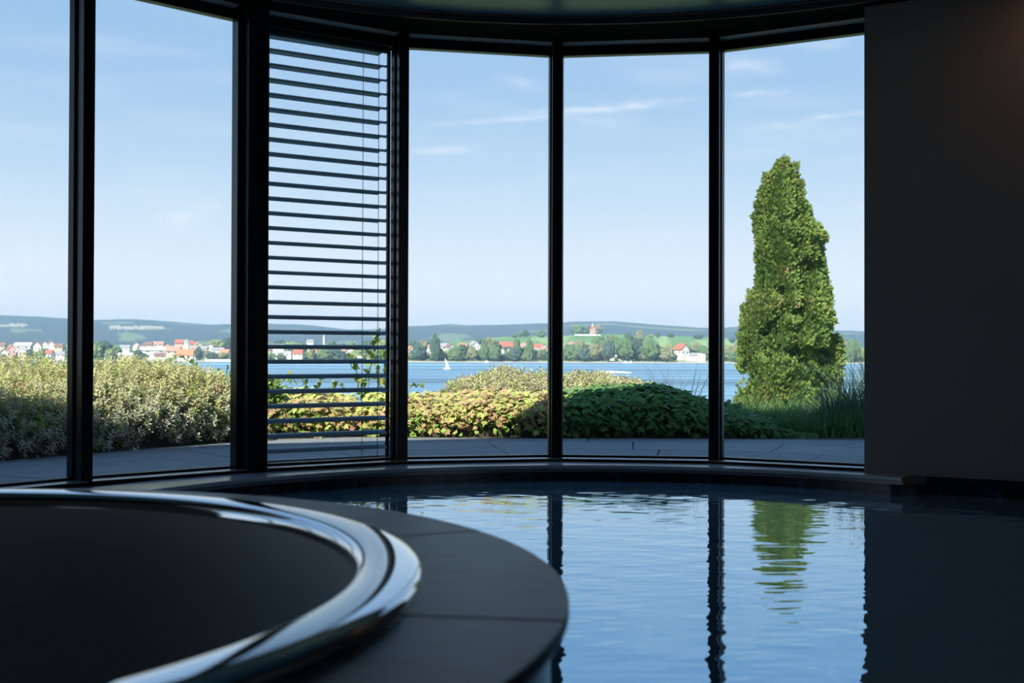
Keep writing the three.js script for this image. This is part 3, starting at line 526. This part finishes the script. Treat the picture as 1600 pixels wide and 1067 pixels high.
for (const a of [  // px, distance, height m, kind, tone, width m
  [27, 990, 6.5, 'round', 'dark'], [46, 985, 9, 'round', 'dark'], [65, 975, 9.5, 'round', 'light', 6], [48, 1300, 6, 'round', 'dark'], [97, 1290, 8, 'round', 'light'], [4, 990, 5, 'round', 'olive'],
  [147, 990, 13, 'round', 'light', 13], [161, 1000, 16, 'round', 'dark', 16], [172, 985, 10, 'round', 'light', 8], [182, 985, 12, 'round', 'mid', 8], [152, 1050, 15, 'round', 'mid', 12], [216, 1090, 8, 'round', 'dark', 7], [225, 980, 6, 'round', 'blue', 6], [205, 1180, 5, 'round', 'mid'], [253, 1040, 4, 'round', 'olive'],
  [310, 1000, 11, 'poplar', 'blue', 6], [331, 975, 7.5, 'round', 'blue', 9], [337, 1380, 14, 'round', 'light', 19], [355, 1400, 16, 'round', 'dark', 13], [345, 1000, 5, 'round', 'olive', 9], [268, 1250, 4, 'round', 'mid'],
  [421, 1250, 13, 'round', 'mid', 15], [437, 1300, 15, 'round', 'dark', 15], [456, 1290, 14, 'round', 'light', 16], [472, 1260, 13, 'round', 'mid', 12], [487, 985, 12, 'poplar', 'olive', 6], [448, 1050, 5, 'round', 'light', 12], [425, 1000, 6, 'round', 'mid', 9], [478, 1000, 7, 'round', 'mid', 8],
  [506, 985, 10, 'round', 'mid', 11], [518, 1080, 16, 'round', 'mid', 12], [527, 980, 10, 'round', 'blue', 13], [535, 1100, 14, 'round', 'dark', 11], [560, 980, 9, 'round', 'light', 12], [575, 1060, 17, 'round', 'dark', 12], [590, 990, 12, 'round', 'mid', 13], [552, 1150, 15, 'round', 'mid', 12], [600, 1100, 18, 'round', 'light', 12],
  [645, 1080, 17, 'round', 'blue', 10], [655, 985, 15, 'round', 'blue', 12], [663, 1120, 18, 'round', 'olive', 10], [680, 975, 22, 'poplar', 'dark', 7.5], [687, 985, 11, 'round', 'mid', 7], [648, 970, 5, 'round', 'dark', 9], [697, 980, 9, 'round', 'light', 7],
  [706, 985, 10, 'round', 'mid', 7], [714, 980, 13, 'round', 'mid', 9], [723, 985, 14, 'round', 'dark', 12], [731, 975, 9, 'round', 'light', 8], [738, 1000, 12, 'round', 'olive', 8], [751, 985, 10, 'round', 'mid', 7], [757, 980, 18, 'poplar', 'mid', 7], [763, 1020, 20, 'round', 'olive', 9], [773, 978, 14, 'round', 'mid', 9],
  [784, 970, 6, 'round', 'dark', 10], [776, 1060, 17, 'round', 'dark', 8], [797, 985, 9, 'round', 'light', 8], [803, 985, 12, 'round', 'blue', 8], [808, 976, 20, 'poplar', 'mid', 6], [818, 985, 12, 'round', 'dark', 8], [827, 976, 20, 'poplar', 'mid', 6.5], [838, 980, 9, 'round', 'olive', 8], [848, 985, 10, 'round', 'mid', 9],
  [727, 1500, 5, 'round', 'dark', 9], [749, 1560, 8, 'round', 'dark', 14], [804, 1700, 7, 'round', 'mid', 7], [812, 1700, 8, 'round', 'mid', 7], [821, 1700, 11, 'round', 'dark', 10], [845, 1700, 11, 'round', 'mid', 13], [700, 1450, 7, 'round', 'light', 12], [669, 1400, 9, 'round', 'olive', 14],
  [903, 1700, 17, 'round', 'mid', 17], [911, 1690, 12, 'round', 'light', 10], [921, 1690, 14, 'round', 'dark', 7], [934, 1690, 16, 'round', 'olive', 13], [953, 1600, 7, 'round', 'olive', 9], [1000, 1500, 19, 'round', 'olive', 10], [1028, 1700, 9, 'round', 'dark', 6], [1017, 1700, 6, 'round', 'light', 8], [1091, 1700, 7, 'round', 'dark', 12], [1048, 1720, 6, 'round', 'dark', 10],
  [884, 1000, 12, 'round', 'mid', 10], [896, 985, 14, 'round', 'mid', 12], [905, 1010, 18, 'round', 'olive', 12], [913, 978, 12, 'round', 'blue', 9], [919, 1010, 14, 'round', 'purple', 10], [929, 985, 15, 'round', 'olive', 10], [936, 1040, 22, 'round', 'mid', 12], [942, 980, 14, 'round', 'olive', 11], [951, 1000, 18, 'round', 'blue', 10], [958, 1060, 22, 'round', 'mid', 12], [967, 1050, 18, 'round', 'mid', 9],
  [976, 985, 20, 'round', 'mid', 14], [981, 1020, 24, 'round', 'dark', 11], [988, 980, 14, 'round', 'dark', 10], [997, 1010, 20, 'round', 'blue', 11], [1008, 1040, 16, 'round', 'dark', 10], [1016, 985, 19, 'round', 'mid', 14], [1026, 985, 14, 'round', 'mid', 11], [1034, 980, 12, 'round', 'olive', 10], [1043, 1000, 13, 'round', 'olive', 11], [1050, 978, 8, 'round', 'mid', 7], [963, 970, 4, 'round', 'mid', 4],
  [1068, 1040, 6, 'round', 'mid', 8], [1088, 1280, 13, 'round', 'olive', 12], [1096, 1250, 11, 'round', 'mid', 12], [1103, 1000, 11, 'round', 'mid', 9], [1075, 1300, 8, 'round', 'mid', 12], [1049, 1250, 12, 'round', 'light', 12], [1058, 1080, 5, 'round', 'dark', 5],
  [1137, 1000, 12, 'round', 'olive', 13], [1148, 985, 9, 'round', 'mid', 11], [1144, 1650, 8, 'round', 'dark', 9], [1155, 1100, 16, 'round', 'olive', 14], [1135, 1250, 12, 'round', 'light', 14],
  [1311, 1000, 10, 'round', 'mid', 10], [1318, 985, 20, 'poplar', 'olive', 7], [1329, 985, 19, 'poplar', 'mid', 7.5], [1337, 985, 19, 'poplar', 'mid', 8], [1324, 1050, 12, 'round', 'light', 14], [1346, 1010, 12, 'round', 'light', 10]]) farTree(...a);
{ // undergrowth nobody could count between the trees
  const r = rng(404), geo = crownGeo(91), L = [];
  const belt = [[-900, .5], [0, .35], [120, .35], [360, .3], [410, .6], [610, .8], [640, 1], [870, 1], [1045, 1], [1056, .1], [1100, .25], [1130, .7], [1360, .5], [2600, .7]];
  for (let i = 0; i < 2600; i++) { const px = -900 + 3400 * r(), d = 985 + 330 * Math.pow(r(), 1.2); if (r() > lut(belt, px) * (d > 1080 && px < 640 ? .45 : .8)) continue; if (px > 1052 && px < 1104 && d < 1150) continue; const y = groundPy(px, d), p = at(px, y, d), s = 4 + 6 * r() * (px > 620 ? 1 : .6); p.y -= .4; L.push({ p, n: up, s: [s * 1.25, s * .85, s * 1.25], spin: r() * 6.28, c: mixc([.05, .09, .04], [.17, .20, .08], r()) }); }
  const g = thing('shore_thicket', [0, 0, 0]); tag(g, 'belt of mixed shrubs and small trees filling in the far shore', 'shrubs', null, 'stuff');
  scatter('thicket_crowns', geo, std([1, 1, 1], .95), L, g);
}
// houses of the far bank
const roofs = { red: std([.42, .12, .075], .85), orange: std([.55, .22, .11], .85), pink: std([.46, .24, .19], .85), brown: std([.22, .13, .10], .85), grey: std([.30, .30, .32], .85), pale: std([.55, .53, .53], .8), teal: std([.25, .48, .44], .7) };
const walls = { white: std([.82, .79, .74], .85), cream: std([.70, .62, .48], .85), beige: std([.55, .46, .37], .85), pink: std([.62, .42, .36], .85), grey: std([.5, .5, .5], .85) };
const paneMat = std([.06, .07, .09], .2);
const boxG = new THREE.BoxGeometry(1, 1, 1).translate(0, .5, 0), gable = (() => { const s = new THREE.Shape([new THREE.Vector2(-.5, 0), new THREE.Vector2(.5, 0), new THREE.Vector2(0, 1)]); return new THREE.ExtrudeGeometry(s, { depth: 1, bevelEnabled: false }).translate(0, 0, -.5); })(), roofG = (() => { const t = .09, s = new THREE.Shape([[-.58, -.12], [0, 1.04], [.58, -.12], [.58, -.12 + t * 2], [0, 1.04 + t * 2], [-.58, -.12 + t * 2]].map(([x, y]) => new THREE.Vector2(x, y))); return new THREE.ExtrudeGeometry(s, { depth: 1.08, bevelEnabled: false }).translate(0, 0, -.54); })();
// px, base row, distance, width m (across the ridge), wall height, ridge length, roof rise, turn, roof, wall, label
const RIDGE = Math.PI / 2, obstacles = [[926, 1690, 12], [912, 1680, 13], [922, 1680, 13], [563, 975, 6], [506, 1300, 3], [292, 1180, 6]].map(([px, d, w]) => ({ x: (px - 800) / 1800 * d, d, w }));
for (const [px, py, d, w, h, len, rise, turn, roof, wall, label, extra] of [
  [18, 560, 985, 6.5, 5.2, 8, 3.4, .5, 'orange', 'pink', 'pinkish house with steep orange roof at the far left shore'],
  [37, 551, 1200, 7, 4.5, 17, 2.6, RIDGE, 'pale', 'grey', 'long pale-roofed building behind the far left shore houses'],
  [35, 562, 980, 6, 4.5, 6, 2.6, .3, 'grey', 'white', 'small white grey-roofed house by the water in the leftmost pane'],
  [59, 553, 1150, 7, 5, 8, 3.8, .25, 'red', 'white', 'white gable house with red roof above the leftmost shore'],
  [69, 548, 1290, 7, 3.8, 9, 3.4, .5, 'brown', 'white', 'white gable house with brown roof on the slope, leftmost pane'],
  [79, 547, 1335, 7, 3.6, 12, 3.4, .45, 'red', 'white', 'white gable house with long red roof high in the leftmost pane'],
  [77, 563, 985, 6, 3.2, 7, 2.8, RIDGE - .2, 'red', 'white', 'low white house with bright red roof beside the left post'],
  [95, 563, 980, 6, 3, 7, 2, RIDGE + .2, 'grey', 'white', 'flat-looking white house tucked against the left post'],
  [93, 552, 1150, 7, 4, 8, 2.6, RIDGE, 'brown', 'beige', 'beige house with brown roof behind the white one at left post'],
  [8, 562, 1004, 5, 3.5, 5, 2.2, .2, 'grey', 'white', 'tiny white cottage at the very left edge of the view'],
  [3, 551, 1250, 7, 4.2, 9, 3, RIDGE, 'brown', 'beige', 'beige house with brown roof at the left frame edge'],
  [196, 553, 1150, 7, 4, 10, 2.2, RIDGE, 'grey', 'white', 'white grey-roofed house just right of the big tree group'],
  [197, 563.5, 985, 6, 3, 12, 1.6, RIDGE, 'pale', 'cream', 'low cream shed at the waterline right of the big trees'],
  [243, 556, 1120, 8, 3.6, 27, 2.6, RIDGE, 'pale', 'grey', 'very long pale-roofed hall in the middle of the town'],
  [240, 562.5, 1000, 7, 3, 14, 1.6, RIDGE, 'pale', 'white', 'long low white building at the waterfront below the long hall'],
  [250, 564, 968, 6, 2.6, 9, 2.2, RIDGE + .3, 'brown', 'cream', 'cream waterfront house with brown roof above the lavender'],
  [213, 548, 1290, 7, 3.2, 9, 3, .3, 'orange', 'white', 'white gable house with orange roof at the upper left of town'],
  [232, 546, 1330, 7, 3, 9, 2.6, RIDGE, 'brown', 'beige', 'beige brown-roofed house in the top row of the town'],
  [248, 545, 1350, 7, 3, 12, 2.6, RIDGE, 'pink', 'cream', 'cream house with faded pink roof in the top row of town'],
  [272, 557, 1080, 8, 3.4, 13, 3.6, RIDGE - .15, 'pink', 'beige', 'beige house with broad faded roof behind the orange-roofed house'],
  [290, 563.5, 975, 9, 3.2, 13, 4.2, RIDGE + .12, 'orange', 'white', 'large white lakeside house with broad orange roof'],
  [302, 560, 1010, 6.5, 4, 7, 3.6, .4, 'pink', 'white', 'white gable house joined to the right of the orange roof'],
  [283, 543, 1380, 8, 3, 13, 3.6, RIDGE, 'red', 'pink', 'wide red roof at the top of the town'],
  [297, 544, 1410, 8, 3, 10, 3.4, RIDGE + .2, 'red', 'beige', 'second red roof at the top of town, right of the widest'],
  [309, 546, 1340, 7, 3, 9, 2.8, .6, 'pink', 'cream', 'pale pink-roofed house below the upper red roofs'],
  [327, 549, 1290, 7, 3.4, 8, 3, .5, 'brown', 'white', 'white gable with brown roof at the right of town'],
  [316, 553, 1200, 7, 3.4, 11, 2.4, RIDGE, 'grey', 'cream', 'grey-roofed cream building right of the dark conifer'],
  [341, 555, 1150, 7, 3.6, 12, 2, RIDGE, 'grey', 'white', 'white grey-roofed building near the thick post'],
  [352, 559, 1050, 7, 3.4, 8, 2.4, RIDGE - .2, 'orange', 'cream', 'cream orange-roofed house against the thick post'],
  [263, 550, 1240, 7, 3, 10, 2.6, .5, 'orange', 'cream', 'cream house with orange roof in mid town'],
  [222, 552, 1200, 7, 3, 8, 2.6, RIDGE, 'brown', 'cream', 'cream brown-roofed house above the long hall'],
  [326, 562, 990, 6, 3, 7, 2.2, .4, 'brown', 'beige', 'small beige boathouse beside the dark round shore tree'],
  [432, 549, 1150, 9, 5, 16, .6, RIDGE, 'pale', 'white', 'flat-roofed white block between the upper blind slats'],
  [444, 561, 990, 8, 4.6, 13, .8, RIDGE, 'pale', 'white', 'white flat-roofed waterfront building behind the blind'],
  [466, 560.5, 985, 8, 3.4, 8, 2.8, RIDGE, 'red', 'white', 'white house with red roof behind the blind at the shore'],
  [498, 556, 1080, 7, 4, 7, 3.4, .6, 'orange', 'cream', 'orange-roofed house among trees behind the middle of the blind'],
  [543, 557, 1040, 8, 4.4, 10, 4, .6, 'pink', 'white', 'white gable house with pink roof behind the right of blind'],
  [485, 541, 1420, 7, 4, 8, 2.4, RIDGE, 'grey', 'white', 'small white house above the trees behind the blind'],
  [418, 556, 1100, 7, 4, 8, 2.6, RIDGE, 'brown', 'beige', 'beige brown-roofed house next to the thick post behind the blind'],
  [641, 557, 1050, 7, 5, 8, 3.4, .5, 'orange', 'cream', 'orange-roofed house at the left edge right of the blind'],
  [671, 556, 1080, 7, 6, 8, 3.4, .3, 'pink', 'white', 'white house with pale pink roof left of the tallest poplar'],
  [668, 546, 1290, 7, 4, 8, 2.8, RIDGE, 'grey', 'beige', 'grey-roofed house high behind the white house near the poplar'],
  [690, 548, 1250, 8, 4, 11, 3.2, RIDGE, 'grey', 'cream', 'cream grey-roofed house right of the tallest poplar'],
  [703, 549, 1240, 7, 4.4, 9, 3.2, .5, 'brown', 'grey', 'grey gable house with brown roof above the sailboat'],
  [723, 546, 1290, 7, 3, 9, 3, RIDGE, 'orange', 'pink', 'pink house with orange roof under the vineyard'],
  [741, 548, 1270, 8, 6, 10, 3.8, .5, 'grey', 'white', 'tall white gable house with grey roof under the vineyard'],
  [751, 550, 1200, 6, 4.5, 6, 2.6, .2, 'grey', 'white', 'narrow white house beside the tall white gable house'],
  [736, 552.5, 1150, 6, 2, 7, 1.4, RIDGE, 'pale', 'white', 'low white garage below the tall white gable house'],
  [767, 552, 1150, 6, 5, 6, 2.6, .3, 'pink', 'cream', 'narrow cream house between two shore trees'],
  [791, 548, 1230, 9, 3.6, 16, 4.8, RIDGE, 'red', 'pink', 'long house with big red roof in mid village'],
  [782, 555, 1090, 6, 4, 6, 2.6, .3, 'grey', 'white', 'small white house below the big red roof'],
  [798, 554, 1090, 6, 2.6, 6, 2, RIDGE, 'grey', 'white', 'low white house right below the big red roof'],
  [817, 548, 1220, 8, 4.6, 10, 3, RIDGE, 'pink', 'white', 'white house with pinkish roof between the two poplars'],
  [838, 549, 1210, 8, 4.6, 11, 3, RIDGE, 'red', 'white', 'white house with red roof right of the poplars'],
  [852, 552, 1150, 7, 4, 9, 3.2, .5, 'pink', 'beige', 'beige pink-roofed house against the middle post'],
  [894, 543, 1290, 7, 4, 7, 2.8, .4, 'pink', 'pink', 'pink house among trees right of the middle post'],
  [964, 557, 1020, 9, 4, 9, 5.4, .45, 'grey', 'white', 'white gable house with steep grey roof among shore trees'],
  [1065, 554, 1040, 9, 5.5, 10, 4.4, .6, 'red', 'white', 'white gable house with bright red roof on the green meadow'],
  [1087, 559.5, 1000, 7, 3.4, 10, 1.8, RIDGE - .1, 'grey', 'white', 'low white house with grey roof on the meadow'],
  [1096, 560.5, 985, 5, 3.6, 6, 1.2, RIDGE, 'pale', 'cream', 'small flat cream house at the right of the meadow'],
  [1075, 557.5, 1010, 4, 2.6, 4, 1, 0, 'grey', 'white', 'tiny white outbuilding below the meadow gable house'],
  [1150, 547, 1290, 6, 3, 7, 2.4, .5, 'orange', 'cream', 'orange-roofed cottage just left of the tall columnar tree'],
  [1349, 553, 1100, 7, 4, 9, 2.8, RIDGE, 'pink', 'white', 'white house with pink roof beside the right wall'],
]) {
  obstacles.push({ x: (px - 800) / 1800 * d, d, w: Math.max(w, len) * 1.1 });
  const y = groundPy(px, d), p = at(px, py, d), o = thing('house', [p.x, p.y, p.z], turn); tag(o, label, 'house', 'houses on the far shore');
  const base = at(px, y, d).y, foot = Math.max(0, p.y - base) + 1.5;
  const b = part('wall', boxG, walls[wall], o); b.scale.set(w, h + foot, len); b.position.y = -foot;
  const t = part('gable_wall', gable, walls[wall], o); t.scale.set(w, rise, len); t.position.y = h;
  const r = part('roof', roofG, roofs[roof], o); r.scale.set(w, rise, len); r.position.y = h;
  const c = mesh('chimney', boxG, walls.beige, r); c.scale.set(.09, .3, .06); c.position.set(.2, .62, .2);
  for (const sx of [-.24, .24]) { const q = part('window', boxG, paneMat, o); q.scale.set(w * .14, h * .3, .1); q.position.set(w * sx, h * .4, len / 2 + .03); const q2 = part('window', boxG, paneMat, o); q2.scale.set(.1, h * .3, len * .12); q2.position.set(-w / 2 - .03, h * .4, len * sx); }
}
{ // landmarks
  let p = at(926, 521.5, 1690); let o = thing('hill_chapel', [p.x, p.y, p.z], .4); tag(o, 'small pink hilltop house with pointed tower above the vineyard', 'house');
  let q = part('wall', boxG, walls.pink, o); q.scale.set(6, 8, 7); q = part('gable_wall', gable, walls.pink, o); q.scale.set(6, 3.4, 7); q.position.y = 8; q = part('roof', roofG, roofs.red, o); q.scale.set(6, 3.4, 7); q.position.y = 8;
  part('tower', new THREE.CylinderGeometry(1.1, 1.1, 5, 8).translate(0, 12.5, 0), walls.white, o); part('spire', new THREE.ConeGeometry(1.4, 3, 8).translate(0, 16.4, 0), roofs.grey, o);
  p = at(918, 523, 1680); o = thing('terrace_wall', [p.x, p.y, p.z]); tag(o, 'pale retaining wall below the hilltop house', 'wall'); part('wall', box(38, 2.2, 1.2, 0, .3, 0), walls.white, o); part('coping', box(38.6, .3, 1.6, 0, 1.5, 0), walls.grey, o);
  p = at(506, 546, 1300); o = thing('church_steeple', [p.x, p.y, p.z]); tag(o, 'thin white church steeple standing above trees behind the blind', 'tower'); part('tower', box(1.5, 12, 1.5, 0, 6, 0), walls.white, o); part('spire', new THREE.ConeGeometry(1.2, 5, 4).rotateY(Math.PI / 4).translate(0, 14.5, 0), walls.white, o);
  p = at(292, 552, 1180); o = thing('church_tower', [p.x, p.y, p.z]); tag(o, 'pale church tower with a green domed cap in the town', 'tower'); part('tower', box(4, 9, 4, 0, 4.5, 0), walls.white, o); part('dome', new THREE.SphereGeometry(2.8, 16, 10, 0, 6.29, 0, 1.6).translate(0, 9, 0), roofs.teal, o); part('finial', new THREE.ConeGeometry(.5, 3.4, 8).translate(0, 13, 0), roofs.teal, o);
  p = at(345, 566, 962); o = thing('quay_wall', [p.x, p.y - .6, p.z]); tag(o, 'pale quay wall at the waterline near the thick window post', 'wall'); part('wall', box(26, 1.9, 1.2, 0, .6, 0), walls.white, o); part('coping', box(26.4, .25, 1.6, 0, 1.65, 0), walls.grey, o);
  p = at(563, 561, 975); o = thing('parked_van', [p.x, p.y - .5, p.z]); tag(o, 'tiny white van parked at the far shore behind the blind', 'van'); part('body', rbox(4.6, 1.6, 1.9, 0, 1.3, 0, .3), walls.white, o); part('windscreen', rbox(.5, .7, 1.6, 2.1, 1.5, 0, .1), paneMat, o); for (const sx of [-1.4, 1.4]) part('wheel', new THREE.CylinderGeometry(.35, .35, 2, 12).rotateX(Math.PI / 2).translate(sx, .35, 0), paneMat, o);
}
{ // neighbouring crowns keep clear of each other in depth
  const put = [...obstacles]; for (const t of far) { const w = t.w ?? t.h; let d = t.d; for (let k = 0; k < 40; k++) { d = t.d + (k % 2 ? 1 : -1) * Math.ceil(k / 2) * 5; if (d < 973) continue; const x = (t.px - 800) / 1800 * d; if (!put.some((o) => Math.hypot(o.x - x, o.d - d) < (o.w + w) * .66)) break; } t.d = d; put.push({ x: (t.px - 800) / 1800 * d, d, w }); }
}
const PANES = [[-1e9, 103, 'leftmost pane'], [103, 385, 'second pane'], [385, 622, 'blind pane'], [622, 868, 'pane right of blind'], [868, 1119, 'pane left of columnar tree'], [1119, 1e9, 'columnar tree pane']].map((p, i, a) => p);
const ORD = ['first', 'second', 'third', 'fourth', 'fifth', 'sixth', 'seventh', 'eighth', 'ninth', 'tenth', 'eleventh', 'twelfth', 'thirteenth', 'fourteenth', 'fifteenth', 'sixteenth'];
{
  const bins = {}; far.forEach((t) => { const pane = PANES.find((p) => t.px < p[1])[2], place = t.d > 1380 ? 'on the vineyard hill' : 'on the far shore', k = [TONEWORD[t.tone], t.kind, place, pane].join(); t.pane = pane; t.place = place; (bins[k] ??= []).push(t); });
  for (const list of Object.values(bins)) list.sort((a, b) => a.px - b.px).forEach((t, i) => { t.ord = list.length > 1 ? `${ORD[i]} from left` : 'only one'; });
  far.forEach((t, i) => {
    const y = groundPy(t.px, t.d), p = at(t.px, y, t.d), o = thing(t.kind === 'poplar' ? 'poplar_tree' : 'round_tree', [p.x, p.y - .3, p.z], rt() * 6.28);
    tag(o, `${TONEWORD[t.tone]} ${t.kind === 'poplar' ? 'slender poplar' : 'round tree'} ${t.place === 'on the far shore' ? 'on far shore' : 'on vineyard hill'}, ${t.ord} in ${t.pane}`, 'tree', t.place === 'on the far shore' ? 'trees along the far shore' : 'trees on the vineyard hill');
    const c = part('crown', crowns[t.kind][i % crowns[t.kind].length], TONE[t.tone], o); c.scale.set((t.w ?? t.h) * 1.1, t.h * .95, (t.w ?? t.h) * 1.05); c.position.y = t.h * .04;
    const k = part('trunk', trunkGeo, trunkMat, o); k.scale.set(t.h * .8, t.h, t.h * .8);
  });
}
{ // boats
  const white = std([.9, .9, .88], .4), hull = (L, B, H) => { const s = new THREE.Shape(); s.moveTo(-L / 2, -B / 2); s.lineTo(L * .15, -B / 2); s.quadraticCurveTo(L * .4, -B * .4, L / 2, 0); s.quadraticCurveTo(L * .4, B * .4, L * .15, B / 2); s.lineTo(-L / 2, B / 2); return new THREE.ExtrudeGeometry(s, { depth: H, bevelEnabled: true, bevelSize: .08, bevelThickness: .12, bevelSegments: 2 }).rotateX(-Math.PI / 2); };
  const onLake = (px, d) => new THREE.Vector3((px - 800) / 1800 * d, Y_LAKE, -d);
  let p = onLake(699, 560), o = thing('sailboat', [p.x, p.y, p.z], .15); tag(o, 'small white sailboat with one raised sail on the lake', 'sailboat');
  part('hull', hull(3.4, 1.3, .7), white, o); part('mast', new THREE.CylinderGeometry(.05, .05, 5.6, 8).translate(-.8, 3.2, 0), M.frame, o);
  { const s = new THREE.Shape([new THREE.Vector2(0, 0), new THREE.Vector2(1.7, 0), new THREE.Vector2(-.45, 4.6)]); part('sail', new THREE.ExtrudeGeometry(s, { depth: .03, bevelEnabled: false }).translate(-.72, 1.1, 0), white, o); part('boom', box(1.9, .07, .07, .15, 1.05, 0), M.frame, o); }
  p = onLake(950, 470); o = thing('motorboat', [p.x, p.y, p.z], Math.PI + .06); tag(o, 'white motorboat speeding left across the lake', 'motorboat');
  part('hull', hull(4.6, 1.8, .75), white, o); part('windscreen', rbox(.4, .5, 1.3, .2, 1.05, 0, .1), M.glass, o); part('outboard_motor', rbox(.4, .8, .5, -2.4, .6, 0, .08), M.frame, o);
  const w = []; const r = rng(8); for (let i = 0; i < 170; i++) { const t = Math.pow(r(), 1.3); w.push(new THREE.IcosahedronGeometry(.12 + .28 * r() * (1 - t * .7), 1).translate(3.2 + t * 6.2, .12 + .35 * (1 - t) * r(), (r() - .5) * (.8 + 2.2 * t))); }
  const f = mesh('wake_foam', merge(w), std([.92, .93, .94], .8)); f.position.set(p.x, p.y, p.z); tag(f, 'white foam wake trailing right behind the motorboat', 'foam', null, 'stuff');
  [[978, 962, 'left'], [986, 958, 'right'], [760, 955, null]].forEach(([px, d, side], i) => { p = onLake(px, d - 14); o = thing('moored_boat', [p.x, p.y, p.z], .3 + i); tag(o, side ? `tiny white boat moored at the far shore below the grey-roofed gable, ${side} of a pair` : 'tiny white boat moored alone at the far shore in front of the village', 'boat', 'moored boats'); part('hull', hull(5, 1.8, .9), white, o); part('cabin', rbox(1.8, .9, 1.2, -.3, 1.3, 0, .15), white, o); });
}

renderer.render(scene, camera);
